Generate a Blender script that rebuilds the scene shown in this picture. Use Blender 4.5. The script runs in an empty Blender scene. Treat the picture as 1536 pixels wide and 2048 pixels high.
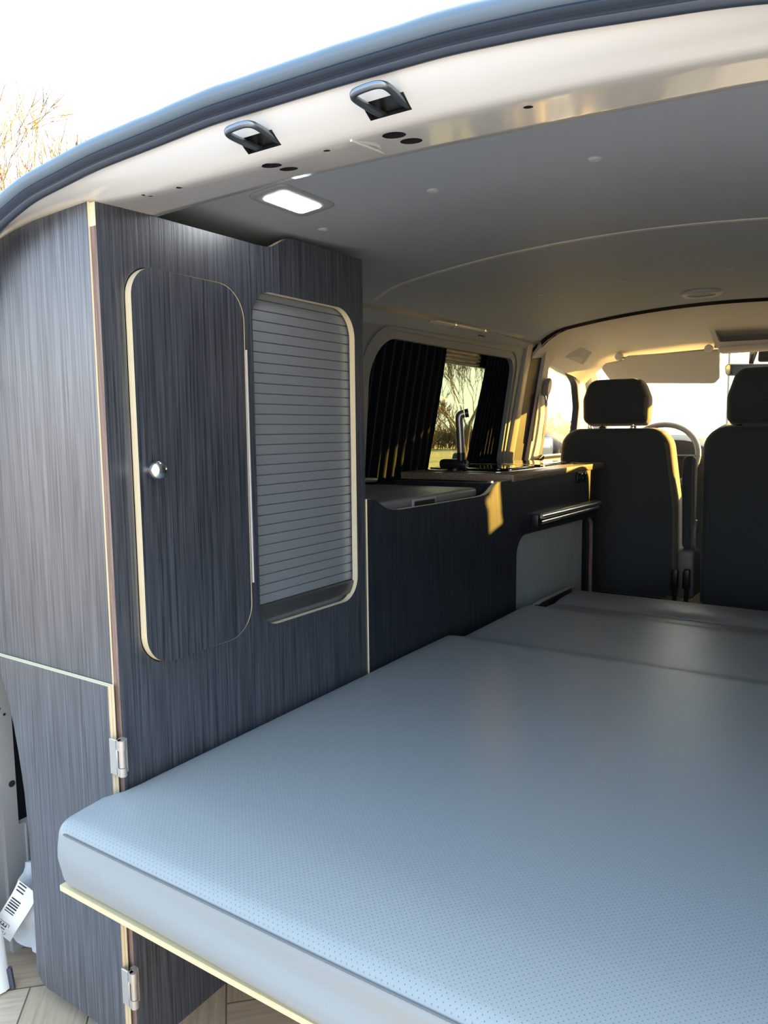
import bpy, bmesh, math, random
from mathutils import Vector, Matrix, noise
random.seed(7)
PI = math.pi
S = 0.89                      # survey units -> metres
Z0 = 0.107
sc = bpy.context.scene
COL = sc.collection

def T(p):
    return Vector((p[0]*S, p[1]*S, (p[2]+Z0)*S))

# ------------------------------------------------------------------ materials
MATS = {}
def new_mat(name):
    m = bpy.data.materials.new(name); m.use_nodes = True
    nt = m.node_tree; b = nt.nodes['Principled BSDF']
    MATS[name] = m
    return m, nt, b
def N(nt, t, **kw):
    n = nt.nodes.new(t)
    for k, v in kw.items():
        if k == 'ins':
            for a, b in v.items(): n.inputs[a].default_value = b
        else: setattr(n, k, v)
    return n
def L(nt, a, b): nt.links.new(a, b)
def simple(name, col, rough=.5, metal=0., spec=.5, bump=None, coat=0., var=0., sheen=0.):
    m, nt, b = new_mat(name)
    b.inputs['Base Color'].default_value = (*col, 1)
    b.inputs['Roughness'].default_value = rough
    b.inputs['Metallic'].default_value = metal
    b.inputs['Specular IOR Level'].default_value = spec
    if coat:
        b.inputs['Coat Weight'].default_value = coat; b.inputs['Coat Roughness'].default_value = .08
    if sheen:
        b.inputs['Sheen Weight'].default_value = sheen; b.inputs['Sheen Roughness'].default_value = .4
    tc = N(nt, 'ShaderNodeTexCoord')
    if var:
        nz = N(nt, 'ShaderNodeTexNoise', ins={'Scale': 9., 'Detail': 4.}); L(nt, tc.outputs['Object'], nz.inputs['Vector'])
        mr = N(nt, 'ShaderNodeMapRange', ins={'To Min': 1-var, 'To Max': 1+var}); L(nt, nz.outputs['Fac'], mr.inputs['Value'])
        mx = N(nt, 'ShaderNodeMix', data_type='RGBA', blend_type='MULTIPLY', ins={'Factor': 1.})
        mx.inputs['A'].default_value = (*col, 1); L(nt, mr.outputs['Result'], mx.inputs['B'])
        L(nt, mx.outputs['Result'], b.inputs['Base Color'])
    if bump:
        sc_, st = bump
        nz = N(nt, 'ShaderNodeTexNoise', ins={'Scale': sc_, 'Detail': 3.}); L(nt, tc.outputs['Object'], nz.inputs['Vector'])
        bp = N(nt, 'ShaderNodeBump', ins={'Strength': st, 'Distance': .002}); L(nt, nz.outputs['Fac'], bp.inputs['Height'])
        L(nt, bp.outputs['Normal'], b.inputs['Normal'])
    return m

def streaky(name, dark, light, scale=(220, 220, 5), rough=.42, pos=(.35, .72), spec=.5, ior=1.5):
    m, nt, b = new_mat(name)
    tc = N(nt, 'ShaderNodeTexCoord')
    mp = N(nt, 'ShaderNodeMapping'); mp.inputs['Scale'].default_value = scale
    L(nt, tc.outputs['Object'], mp.inputs['Vector'])
    n1 = N(nt, 'ShaderNodeTexNoise', ins={'Scale': 1., 'Detail': 5., 'Roughness': .62, 'Distortion': .25}); L(nt, mp.outputs['Vector'], n1.inputs['Vector'])
    cr = N(nt, 'ShaderNodeValToRGB')
    cr.color_ramp.elements[0].position, cr.color_ramp.elements[1].position = pos
    cr.color_ramp.elements[0].color = (*dark, 1); cr.color_ramp.elements[1].color = (*light, 1)
    L(nt, n1.outputs['Fac'], cr.inputs['Fac']); L(nt, cr.outputs['Color'], b.inputs['Base Color'])
    b.inputs['Roughness'].default_value = rough; b.inputs['Specular IOR Level'].default_value = spec; b.inputs['IOR'].default_value = ior
    bp = N(nt, 'ShaderNodeBump', ins={'Strength': .5, 'Distance': .0008}); L(nt, n1.outputs['Fac'], bp.inputs['Height'])
    L(nt, bp.outputs['Normal'], b.inputs['Normal'])
    ms = N(nt, 'ShaderNodeMapRange', ins={'From Min': pos[0], 'From Max': pos[1], 'To Min': spec*.6, 'To Max': spec}); L(nt, n1.outputs['Fac'], ms.inputs['Value']); L(nt, ms.outputs['Result'], b.inputs['Specular IOR Level'])
    return m

def layered(name, axis, period, a, c, rough=.6):
    """birch plywood edge: thin veneers along one axis"""
    m, nt, b = new_mat(name)
    tc = N(nt, 'ShaderNodeTexCoord'); sp = N(nt, 'ShaderNodeSeparateXYZ'); L(nt, tc.outputs['Object'], sp.inputs[0])
    mu = N(nt, 'ShaderNodeMath', operation='MULTIPLY'); L(nt, sp.outputs[axis], mu.inputs[0]); mu.inputs[1].default_value = 2*PI/period
    si = N(nt, 'ShaderNodeMath', operation='SINE'); L(nt, mu.outputs[0], si.inputs[0])
    mr = N(nt, 'ShaderNodeMapRange', ins={'From Min': .35, 'From Max': .95}); L(nt, si.outputs[0], mr.inputs['Value'])
    nz = N(nt, 'ShaderNodeTexNoise', ins={'Scale': 30., 'Detail': 3.}); L(nt, tc.outputs['Object'], nz.inputs['Vector'])
    m2 = N(nt, 'ShaderNodeMath', operation='MULTIPLY'); L(nt, mr.outputs['Result'], m2.inputs[0]); L(nt, nz.outputs['Fac'], m2.inputs[1])
    mx = N(nt, 'ShaderNodeMix', data_type='RGBA'); mx.inputs['A'].default_value = (*a, 1); mx.inputs['B'].default_value = (*c, 1)
    L(nt, m2.outputs[0], mx.inputs['Factor']); L(nt, mx.outputs['Result'], b.inputs['Base Color'])
    b.inputs['Roughness'].default_value = rough
    return m

def vinyl(name, col, hole, rough, holes=True):
    """perforated artificial leather: staggered rows of tiny holes, fine grain"""
    m, nt, b = new_mat(name)
    tc = N(nt, 'ShaderNodeTexCoord'); sp = N(nt, 'ShaderNodeSeparateXYZ'); L(nt, tc.outputs['Object'], sp.inputs[0])
    def M(op, a, bb=None):
        n = N(nt, 'ShaderNodeMath', operation=op)
        for i, v in enumerate((a, bb)):
            if v is None: continue
            if isinstance(v, (int, float)): n.inputs[i].default_value = v
            else: L(nt, v, n.inputs[i])
        return n.outputs[0]
    px, py = .0072, .0036
    u = M('DIVIDE', sp.outputs[0], px); v = M('DIVIDE', sp.outputs[1], py)
    row = M('FLOOR', v); odd = M('MULTIPLY', M('MODULO', row, 2.), .5)
    fu = M('SUBTRACT', M('FRACT', M('ADD', M('ADD', u, odd), 1000.)), .5); fv = M('SUBTRACT', M('FRACT', M('ADD', v, 1000.)), .5)
    d2 = M('SQRT', M('ADD', M('POWER', M('MULTIPLY', fu, px), 2.), M('POWER', M('MULTIPLY', fv, py), 2.)))
    mr = N(nt, 'ShaderNodeMapRange', ins={'From Min': .00040, 'From Max': .00075, 'To Min': 1., 'To Max': 0.}); L(nt, d2, mr.inputs['Value'])
    geo = N(nt, 'ShaderNodeNewGeometry'); sn = N(nt, 'ShaderNodeSeparateXYZ'); L(nt, geo.outputs['True Normal'], sn.inputs[0])
    up = N(nt, 'ShaderNodeMapRange', ins={'From Min': .35, 'From Max': .6}); L(nt, sn.outputs[2], up.inputs['Value'])
    fac = M('MULTIPLY', mr.outputs['Result'], up.outputs['Result'])
    if not holes: fac = M('MULTIPLY', fac, 0.)
    mx = N(nt, 'ShaderNodeMix', data_type='RGBA'); mx.inputs['A'].default_value = (*col, 1); mx.inputs['B'].default_value = (*hole, 1)
    L(nt, M('MULTIPLY', fac, .6), mx.inputs['Factor']); L(nt, mx.outputs['Result'], b.inputs['Base Color'])
    b.inputs['Roughness'].default_value = rough
    nz = N(nt, 'ShaderNodeTexNoise', ins={'Scale': 330., 'Detail': 3.}); L(nt, tc.outputs['Object'], nz.inputs['Vector'])
    h = M('SUBTRACT', M('MULTIPLY', nz.outputs['Fac'], .5), fac)
    bp = N(nt, 'ShaderNodeBump', ins={'Strength': .34, 'Distance': .001}); L(nt, h, bp.inputs['Height']); L(nt, bp.outputs['Normal'], b.inputs['Normal'])
    return m

def glass(name, tint, gloss=.08):
    m, nt, b = new_mat(name)
    nt.nodes.remove(b); out = nt.nodes['Material Output']
    tr = N(nt, 'ShaderNodeBsdfTransparent'); tr.inputs['Color'].default_value = (*tint, 1)
    gl = N(nt, 'ShaderNodeBsdfGlossy', ins={'Roughness': .02})
    lw = N(nt, 'ShaderNodeLayerWeight', ins={'Blend': .25})
    mu = N(nt, 'ShaderNodeMath', operation='MULTIPLY_ADD'); L(nt, lw.outputs['Fresnel'], mu.inputs[0]); mu.inputs[1].default_value = .6; mu.inputs[2].default_value = gloss*.3
    mx = N(nt, 'ShaderNodeMixShader'); L(nt, mu.outputs[0], mx.inputs[0]); L(nt, tr.outputs[0], mx.inputs[1]); L(nt, gl.outputs[0], mx.inputs[2])
    L(nt, mx.outputs[0], out.inputs['Surface'])
    return m
def emit(name, col, st):
    m, nt, b = new_mat(name)
    b.inputs['Base Color'].default_value = (.9, .9, .9, 1)
    b.inputs['Emission Color'].default_value = (*col, 1); b.inputs['Emission Strength'].default_value = st
    return m

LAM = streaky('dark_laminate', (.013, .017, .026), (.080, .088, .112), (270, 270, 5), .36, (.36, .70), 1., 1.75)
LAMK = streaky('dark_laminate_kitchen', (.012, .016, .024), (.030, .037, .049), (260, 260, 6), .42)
BROWN = streaky('brown_edge_band', (.16, .10, .08), (.33, .22, .18), (300, 300, 10), .55)
PLYX = layered('ply_edge_across_x', 0, .0042, (.86, .74, .50), (.48, .33, .17))
PLYY = layered('ply_edge_across_y', 1, .0050, (.86, .74, .50), (.48, .33, .17))
PLYZ = layered('ply_edge_across_z', 2, .0050, (.78, .64, .38), (.52, .37, .19))
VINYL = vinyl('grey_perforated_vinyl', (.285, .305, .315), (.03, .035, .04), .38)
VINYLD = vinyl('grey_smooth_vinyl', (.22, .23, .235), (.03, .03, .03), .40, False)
SEAM = simple('seam_thread', (.12, .13, .14), .6)
WHITE = simple('white_van_paint', (.74, .75, .77), .18, 0, .5, None, .6)
GREYPAINT = simple('grey_primer_paint', (.36, .37, .38), .45, 0, .5, (40., .15), var=.08)
HOLE = simple('dark_cavity', (.012, .013, .018), .8)
RUBBER = simple('black_rubber', (.032, .044, .070), .33, 0, .6, (60., .1))
LIPM = simple('blue_grey_lip', (.13, .18, .24), .36, 0, .5, (60., .12), var=.06)  # outer lip, paler and bluer than the seal beneath it
ROOFP = simple('roof_paint', (.55, .56, .57), .25, 0, .5, None, .4)
LINER = simple('grey_felt_liner', (.37, .42, .49), .62, 0, .35, (500., .1), var=.04)
WALLG = simple('grey_wall_lining', (.25, .28, .31), .6, 0, .4, (300., .12), var=.05)
PILLAR = simple('warm_grey_pillar_paint', (.27, .265, .262), .4)
RIV = simple('pale_grey_cap', (.50, .53, .56), .4)
LFRAME = simple('grey_lamp_frame', (.30, .32, .35), .4)
CREAM = simple('cream_headliner', (.66, .63, .58), .75, 0, .3, (700., .12))
TRIMW = simple('pale_trim_strip', (.55, .54, .52), .4)
SLAT = simple('aluminium_grey_slats', (.30, .325, .355), .34, .35, .6)
TAMB = simple('grey_ribbed_tambour', (.30, .33, .33), .45, 0, .5)
BARM = simple('dark_metal_bar', (.10, .105, .11), .3, .6)
ALU = simple('brushed_aluminium', (.72, .72, .70), .28, 1.)
CHROME = simple('chrome', (.8, .8, .8), .12, 1.)
STEEL = simple('dull_bent_steel', (.24, .27, .31), .32, .9)
NICKEL = simple('matt_nickel', (.62, .58, .54), .34, .75)
BLACKP = simple('black_plastic', (.012, .013, .015), .35)
BLACKG = simple('black_glass', (.008, .009, .011), .05, 0, .6, None, .5)
GREYP = simple('grey_plastic', (.16, .165, .17), .42, 0, .5)
LGREYP = simple('light_grey_plastic', (.30, .30, .29), .5)
WOODTOP = streaky('brown_wood_worktop', (.17, .12, .09), (.40, .30, .22), (240, 8, 240), .3)
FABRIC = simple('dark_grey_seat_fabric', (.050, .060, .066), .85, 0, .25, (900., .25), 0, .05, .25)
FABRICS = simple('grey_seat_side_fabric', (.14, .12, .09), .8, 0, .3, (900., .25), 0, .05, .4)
CURT = simple('black_curtain_cloth', (.0035, .006, .011), .9, 0, .1, (600., .2), sheen=.1)
TINT = glass('tinted_window_glass', (.62, .66, .52))
CLEAR = glass('clear_window_glass', (.93, .95, .93))
DASH = simple('dark_dashboard_plastic', (.03, .032, .035), .55, 0, .4, (400., .1))
MIRR = simple('mirror_glass', (.85, .88, .88), .02, 1.)
LAMP = emit('lamp_diffuser', (.92, .97, 1.), 14.)
BELT = simple('grey_belt_webbing', (.06, .062, .065), .7)
BAGP = simple('clear_plastic_film', (.80, .83, .87), .18, 0, .6); BAGP.node_tree.nodes['Principled BSDF'].inputs['Alpha'].default_value = .45
PAPER = simple('white_label_film', (.80, .82, .84), .3)
INK = simple('black_ink', (.02, .02, .025), .5)
SKIN = simple('tree_bark', (.13, .09, .055), .8, var=.25)
TWIG = simple('tree_twigs', (.15, .10, .055), .8, var=.2)
GROUND = simple('grey_paving', (.18, .195, .215), .8, 0, .3, (6., .3), var=.15)
GRASS = simple('dry_winter_grass', (.34, .30, .14), .9, var=.3)
FLOORM = []
for i, (a, b_) in enumerate([((.40,.285,.19), (.54,.41,.29)), ((.36,.245,.16), (.49,.36,.245)), ((.43,.315,.22), (.57,.445,.325)), ((.37,.26,.18), (.51,.385,.27))]):
    m, nt, bs = new_mat('oak_vinyl_plank_%d' % i)
    uv = N(nt, 'ShaderNodeUVMap'); mp = N(nt, 'ShaderNodeMapping'); mp.inputs['Scale'].default_value = (6, 90, 1); L(nt, uv.outputs[0], mp.inputs['Vector'])
    nz = N(nt, 'ShaderNodeTexNoise', ins={'Scale': 1., 'Detail': 5., 'Roughness': .6, 'Distortion': .6}); L(nt, mp.outputs[0], nz.inputs['Vector'])
    cr = N(nt, 'ShaderNodeValToRGB'); cr.color_ramp.elements[0].position = .3; cr.color_ramp.elements[1].position = .7
    cr.color_ramp.elements[0].color = (*a, 1); cr.color_ramp.elements[1].color = (*b_, 1)
    L(nt, nz.outputs['Fac'], cr.inputs['Fac']); L(nt, cr.outputs['Color'], bs.inputs['Base Color']); bs.inputs['Roughness'].default_value = .45
    FLOORM.append(m)
GROOVE = simple('plank_joint', (.17, .12, .085), .8)

# ------------------------------------------------------------------ object helpers
def tag(o, label=None, cat=None, group=None, kind=None):
    for k, v in (('label', label), ('category', cat), ('group', group), ('kind', kind)):
        if v: o[k] = v
    return o
def link(o, parent=None):
    COL.objects.link(o)
    if parent is not None:
        o.parent = parent
        w = Vector((0, 0, 0)); p = parent
        while p is not None: w += p.location; p = p.parent
        o.location = -w
    return o
def empty(name, loc, label, cat, group=None):
    o = bpy.data.objects.new(name, None); COL.objects.link(o); o.location = T(loc); o.empty_display_size = .05
    return tag(o, label, cat, group)
def finish(bm, name, mats, parent=None, smooth=40, keep=False):
    """bm in survey units -> mesh object in metres"""
    if not keep:
        for v in bm.verts: v.co = T(v.co)
    bmesh.ops.recalc_face_normals(bm, faces=bm.faces)
    me = bpy.data.meshes.new(name); 
    if smooth:
        for f in bm.faces: f.smooth = True
        for e in bm.edges:
            if len(e.link_faces) == 2:
                if e.calc_face_angle(0) > math.radians(smooth): e.smooth = False
    bm.to_mesh(me); bm.free()
    for m in (mats if isinstance(mats, (list, tuple)) else [mats]): me.materials.append(m)
    return link(bpy.data.objects.new(name, me), parent)

def box(bm, x0, x1, y0, y1, z0, z1, mi=0):
    vs = [bm.verts.new((x, y, z)) for x in (x0, x1) for y in (y0, y1) for z in (z0, z1)]
    for q in ((0, 1, 3, 2), (4, 6, 7, 5), (0, 4, 5, 1), (2, 3, 7, 6), (0, 2, 6, 4), (1, 5, 7, 3)):
        f = bm.faces.new([vs[i] for i in q]); f.material_index = mi
    return vs
def bbox(bm, x0, x1, y0, y1, z0, z1, r=.004, seg=2, mi=0):
    t = bmesh.new(); box(t, x0, x1, y0, y1, z0, z1)
    bmesh.ops.recalc_face_normals(t, faces=t.faces)
    bmesh.ops.bevel(t, geom=t.edges[:], offset=r, segments=seg, profile=.5, affect='EDGES')
    merge(bm, t, mi)
def merge(bm, t, mi=None, M=None):
    vm = {}
    for v in t.verts: vm[v] = bm.verts.new(M @ v.co if M else v.co)
    for f in t.faces:
        try:
            g = bm.faces.new([vm[v] for v in f.verts]); g.material_index = f.material_index if mi is None else mi
        except ValueError: pass
    t.free()
def xform(verts, M):
    for v in verts: v.co = M @ v.co

def tube(bm, pts, r, n=8, cap=True, mi=0, flat=None):
    pts = [Vector(p) for p in pts]; rings = []
    up = Vector((0, 0, 1)); prev = None
    for i, p in enumerate(pts):
        d = (pts[min(i+1, len(pts)-1)] - pts[max(i-1, 0)]).normalized()
        if prev is None:
            a = d.cross(up if abs(d.z) < .9 else Vector((1, 0, 0))).normalized()
        else:
            a = (prev - d*prev.dot(d)).normalized()
        prev = a; b = d.cross(a)
        rr = r[i] if isinstance(r, (list, tuple)) else r
        rings.append([bm.verts.new(p + (a*math.cos(2*PI*k/n) + b*math.sin(2*PI*k/n))*rr) for k in range(n)])
    for A, B in zip(rings, rings[1:]):
        for k in range(n):
            f = bm.faces.new((A[k], A[(k+1) % n], B[(k+1) % n], B[k])); f.material_index = mi
    if cap:
        for R in (rings[0], rings[-1]):
            f = bm.faces.new(R); f.material_index = mi
def sweep(bm, sections, closed=False, mi=0, caps=True):
    """sections: list of point lists with equal count"""
    R = [[bm.verts.new(p) for p in s] for s in sections]
    n = len(R[0])
    for A, B in zip(R, R[1:]):
        for k in range(n if closed else n-1):
            f = bm.faces.new((A[k], A[(k+1) % n], B[(k+1) % n], B[k])); f.material_index = mi
    if closed and caps:
        for s in (R[0], R[-1]):
            f = bm.faces.new(s); f.material_index = mi
    return R
def smooth_path(pts, n=8):
    out = []; P = [Vector(p) for p in pts]
    for i in range(len(P)-1):
        p0, p1, p2, p3 = P[max(i-1, 0)], P[i], P[i+1], P[min(i+2, len(P)-1)]
        for k in range(n):
            t = k/n
            out.append(.5*((2*p1) + (p2-p0)*t + (2*p0-5*p1+4*p2-p3)*t*t + (3*p1-p0-3*p2+p3)*t**3))
    out.append(P[-1]); return out

def roundpoly(pts, r, n=6):
    """2-D polygon with rounded corners; r a number or one per corner"""
    out = []; m = len(pts)
    for i in range(m):
        p = Vector(pts[i]).to_2d(); a = Vector(pts[i-1]).to_2d(); b = Vector(pts[(i+1) % m]).to_2d()
        rr = r[i] if isinstance(r, (list, tuple)) else r
        if rr <= 0: out.append((p.x, p.y)); continue
        u = (a-p); w = (b-p); lu, lw = u.length, w.length; u /= lu; w /= lw
        ang = math.acos(max(-1, min(1, u.dot(w))))
        d = min(rr/math.tan(ang/2), lu*.49, lw*.49); rr2 = d*math.tan(ang/2)
        c = p + (u+w).normalized()*(rr2/math.sin(ang/2))
        s = p+u*d-c; e = p+w*d-c
        a0 = math.atan2(s.y, s.x); a1 = math.atan2(e.y, e.x); da = (a1-a0+PI) % (2*PI)-PI
        for k in range(n+1):
            t = a0+da*k/n; out.append((c.x+rr2*math.cos(t), c.y+rr2*math.sin(t)))
    return out
def rrect(u0, v0, u1, v1, r, n=8): return roundpoly([(u0, v0), (u1, v0), (u1, v1), (u0, v1)], r, n)
def ellipse(cu, cv, ru, rv, n=24): return [(cu+ru*math.cos(2*PI*k/n), cv+rv*math.sin(2*PI*k/n)) for k in range(n)]

def plate(name, outer, holes, d0, d1, put, mats, parent=None, bevel=0., smooth=35, edge=None):
    """flat panel with holes: 2-D outline filled and thickened; put(u, v, d) -> survey point.
    mats[0] faces, mats[1] (if any) outer edges and hole edges; edge(f_center) may pick an index"""
    cu = bpy.data.curves.new('t', 'CURVE'); cu.dimensions = '2D'; cu.fill_mode = 'BOTH'; cu.extrude = .5
    for loop in [outer]+holes:
        sp = cu.splines.new('POLY'); sp.points.add(len(loop)-1)
        for p, q in zip(sp.points, loop): p.co = (q[0], q[1], 0, 1)
        sp.use_cyclic_u = True
    ob = bpy.data.objects.new('t', cu); COL.objects.link(ob)
    dg = bpy.context.evaluated_depsgraph_get(); dg.update()
    me = bpy.data.meshes.new_from_object(ob.evaluated_get(dg)); bpy.data.objects.remove(ob); bpy.data.curves.remove(cu)
    bm = bmesh.new(); bm.from_mesh(me); bpy.data.meshes.remove(me)
    bmesh.ops.remove_doubles(bm, verts=bm.verts, dist=1e-6)
    bm.normal_update()
    for f in bm.faces:
        side = abs(f.normal.z) < .5
        f.material_index = 0
        if side and isinstance(mats, (list, tuple)) and len(mats) > 1:
            c = f.calc_center_median(); f.material_index = edge(c) if edge else 1
    for v in bm.verts:
        v.co = Vector(put(v.co.x, v.co.y, d0 if v.co.z < 0 else d1))
    return finish(bm, name, mats, parent, smooth)

def inset2d(loop, a):
    n = len(loop); out = []
    area = sum(loop[i][0]*loop[(i+1) % n][1]-loop[(i+1) % n][0]*loop[i][1] for i in range(n)); sg = 1 if area > 0 else -1
    for i in range(n):
        p0, p1, p2 = Vector(loop[i-1]), Vector(loop[i]), Vector(loop[(i+1) % n])
        d1 = (p1-p0); d2 = (p2-p1)
        if d1.length < 1e-9: d1 = d2
        if d2.length < 1e-9: d2 = d1
        d = (d1.normalized()+d2.normalized())
        if d.length < 1e-9: d = d1
        d.normalize(); nrm = Vector((-d.y, d.x))*sg
        out.append((p1.x+nrm.x*a, p1.y+nrm.y*a))
    return out
def pillow(bm, outline, d0, d1, bev, put, n=5, crown=0., mi=0, both=True):
    """rounded slab from a 2-D outline; edges rolled by bev; optional crowned faces"""
    lay = []
    for k in range(n+1):
        t = PI/2*k/n; lay.append((bev*(1-math.sin(t)), d0+bev*(1-math.cos(t))) if both else (0, d0))
    for k in range(n, -1, -1):
        t = PI/2*k/n; lay.append((bev*(1-math.sin(t)), d1-bev*(1-math.cos(t))))
    rings = [[bm.verts.new(put(u, v, d)) for u, v in inset2d(outline, a)] for a, d in lay]
    m = len(outline)
    for A, B in zip(rings, rings[1:]):
        for k in range(m):
            f = bm.faces.new((A[k], A[(k+1) % m], B[(k+1) % m], B[k])); f.material_index = mi
    for R, a0, d, sgn in ((rings[0], lay[0][0], d0, -1), (rings[-1], lay[-1][0], d1, 1)):
        prev = R; base = inset2d(outline, a0)
        cx = sum(p[0] for p in base)/m; cy = sum(p[1] for p in base)/m
        for s in (.8, .5, .2):
            cur = [bm.verts.new(put(cx+(p[0]-cx)*s, cy+(p[1]-cy)*s, d+sgn*crown*(1-s*s))) for p in base]
            for k in range(m):
                f = bm.faces.new((prev[k], prev[(k+1) % m], cur[(k+1) % m], cur[k])); f.material_index = mi
            prev = cur
        f = bm.faces.new(prev); f.material_index = mi
def lathe(bm, prof, c, axis='z', n=20, mi=0):
    """prof: (radius, height) pairs"""
    R = []
    for r, h in prof:
        ring = []
        for k in range(n):
            a = 2*PI*k/n; p = (r*math.cos(a), r*math.sin(a), h)
            if axis == 'x': p = (p[2], p[0], p[1])
            elif axis == 'y': p = (p[0], p[2], p[1])
            ring.append(bm.verts.new((c[0]+p[0], c[1]+p[1], c[2]+p[2])))
        R.append(ring)
    for A, B in zip(R, R[1:]):
        for k in range(n):
            f = bm.faces.new((A[k], A[(k+1) % n], B[(k+1) % n], B[k])); f.material_index = mi
    for s in (R[0], R[-1]):
        f = bm.faces.new(s); f.material_index = mi
def rbox(bm, x0, x1, y0, y1, z0, z1, r, n=(10, 10, 4), fn=None, mi=0):
    """box with rolled edges built as a dense grid; fn moves points afterwards"""
    def axis(a, b, m):
        rr = min(r, (b-a)/2.001)
        e = [a+rr*(1-math.cos(PI/2*k/4)) for k in range(5)]
        mid = [a+rr+(b-a-2*rr)*k/m for k in range(1, m)]
        return e+mid+[b-rr*(1-math.cos(PI/2*k/4)) for k in range(4, -1, -1)]
    X, Y, Z = axis(x0, x1, n[0]), axis(y0, y1, n[1]), axis(z0, z1, n[2])
    vd = {}
    def V(i, j, k):
        if (i, j, k) not in vd:
            p = Vector((X[i], Y[j], Z[k]))
            c = Vector((min(max(p.x, x0+r), x1-r), min(max(p.y, y0+r), y1-r), min(max(p.z, z0+r), z1-r)))
            d = p-c
            if d.length > 1e-9: p = c+d.normalized()*r
            if fn: p = Vector(fn(p))
            vd[(i, j, k)] = bm.verts.new(p)
        return vd[(i, j, k)]
    nx, ny, nz = len(X)-1, len(Y)-1, len(Z)-1
    def F(*q):
        f = bm.faces.new(q); f.material_index = mi
    for i in range(nx):
        for j in range(ny):
            for k in (0, nz): F(V(i, j, k), V(i+1, j, k), V(i+1, j+1, k), V(i, j+1, k))
    for i in range(nx):
        for k in range(nz):
            for j in (0, ny): F(V(i, j, k), V(i+1, j, k), V(i+1, j, k+1), V(i, j, k+1))
    for j in range(ny):
        for k in range(nz):
            for i in (0, nx): F(V(i, j, k), V(i, j+1, k), V(i, j+1, k+1), V(i, j, k+1))
def interp(tab, x):
    if x <= tab[0][0]: return tab[0][1]
    for (a, b), (c, d) in zip(tab, tab[1:]):
        if x <= c:
            t = (x-a)/(c-a); t = t; return b+(d-b)*t
    return tab[-1][1]
def sinterp(tab, x, w=.05):
    k = [(o*.25, math.exp(-(o*.25)**2*2.2)) for o in range(-8, 9)]
    return sum(interp(tab, x+o*w)*g for o, g in k)/sum(g for o, g in k)

XC = .42                                       # the van's centre line
def WL(y, z, d=0.): return (-.46+.18*(z-.85)+d, y, z)            # left side wall (tumblehome)
def WR(y, z, d=0.): return (2*XC+.46-.18*(z-.85)-d, y, z)

# ================================================================== THE SETTING
# ---- floor: herringbone planks
bm = bmesh.new(); uvl = bm.loops.layers.uv.new('UVMap')
w = .128; nL = 4
def plank(x0, y0, x1, y1, horiz):
    g = .0016
    c, s = math.cos(PI/4), math.sin(PI/4)
    q = [(x0*w+g, y0*w+g), (x1*w-g, y0*w+g), (x1*w-g, y1*w-g), (x0*w+g, y1*w-g)]
    R = [(a*c-b*s+.13, a*s+b*c-.115) for a, b in q]
    mx = sum(p[0] for p in R)/4; my = sum(p[1] for p in R)/4
    if not (-.75 < mx < 1.6 and -.75 < my < 3.6): return
    if max(p[1] for p in R) > 3.6 or min(p[1] for p in R) < -.8: return
    f = bm.faces.new([bm.verts.new((a, b, -.107)) for a, b in R]); f.material_index = random.randrange(4)
    ox, oy = random.random()*9, random.random()*9
    for lp, (a, b) in zip(f.loops, q):
        lp[uvl].uv = ((a if horiz else b)+ox, (b if horiz else a)+oy)
for k in range(-60, 60):
    for j in range(-12, 12):
        ox, oy = k+j*nL, k-j*nL
        plank(ox, oy, ox+nL, oy+1, True); plank(ox, oy+1, ox+1, oy+1+nL, False)
# trim to the van
geom = bm.verts[:]+bm.edges[:]+bm.faces[:]
for co, no in (((-.60, 0, 0), (-1, 0, 0)), ((1.44, 0, 0), (1, 0, 0)), ((0, -.15, 0), (0, -1, 0)), ((0, 3.3, 0), (0, 1, 0))):
    bmesh.ops.bisect_plane(bm, geom=bm.verts[:]+bm.edges[:]+bm.faces[:], plane_co=co, plane_no=no, clear_outer=True)
box(bm, -.60, 1.44, -.15, 3.3, -.135, -.1078, 4)
tag(finish(bm, 'floor', FLOORM+[GROOVE], smooth=0), 'pale oak herringbone vinyl floor of the van', 'floor', kind='structure')

# ---- ceiling
ZC = [(0., 1.424), (.5, 1.424), (.8, 1.452), (1.2, 1.488), (1.8, 1.50), (2.62, 1.508)]
def ceil(x, y):
    u = abs(x-XC); return sinterp(ZC, y, .1) - .13*u*u - (2.2*(u-.62)**2 if u > .62 else 0)
def liner(y0, y1, name, lab):
    bm = bmesh.new(); secs = []
    ny = max(4, int((y1-y0)/.08)); nx = 36
    for j in range(ny+1):
        y = y0+(y1-y0)*j/ny
        top = [(XC-.80+1.6*i/nx, y) for i in range(nx+1)]
        secs.append([(x, y, ceil(x, y)) for x, y in top]+[(x, y, ceil(x, y)+.012) for x, y in reversed(top)])
    sweep(bm, secs, closed=True)
    return finish(bm, name, LINER)
c1 = tag(liner(.112, 2.62, 'ceiling', ''), 'grey felt lined roof lining panels above the bed', 'ceiling', kind='structure')
def cap_on_ceiling(name, x, y, rad, m, parent, h=.003):
    bm = bmesh.new(); z = ceil(x, y)
    lathe(bm, [(rad, z+.002), (rad, z-h*.4), (rad*.8, z-h*.8), (rad*.4, z-h), (rad*.08, z-h)], (x, y, 0), 'z', 16)
    return finish(bm, name, m, parent)
for x, y in ((.338, .45), (.637, .449), (.05, .493), (-.02, 1.86), (.269, 1.884), (.608, 1.899)):
    cap_on_ceiling('rivet', x, y, .011, RIV, c1)
bm = bmesh.new(); secs = []
for i in range(33):
    x = XC-.72+1.44*i/32; z = ceil(x, 1.2)
    secs.append([(x, 1.192, z+.001), (x, 1.193, z-.003), (x, 1.207, z-.003), (x, 1.208, z+.001)])
sweep(bm, secs, closed=True)
tag(finish(bm, 'trim_2', TRIMW), 'pale joint strip crossing the grey roof lining', 'trim', kind='structure')
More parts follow.
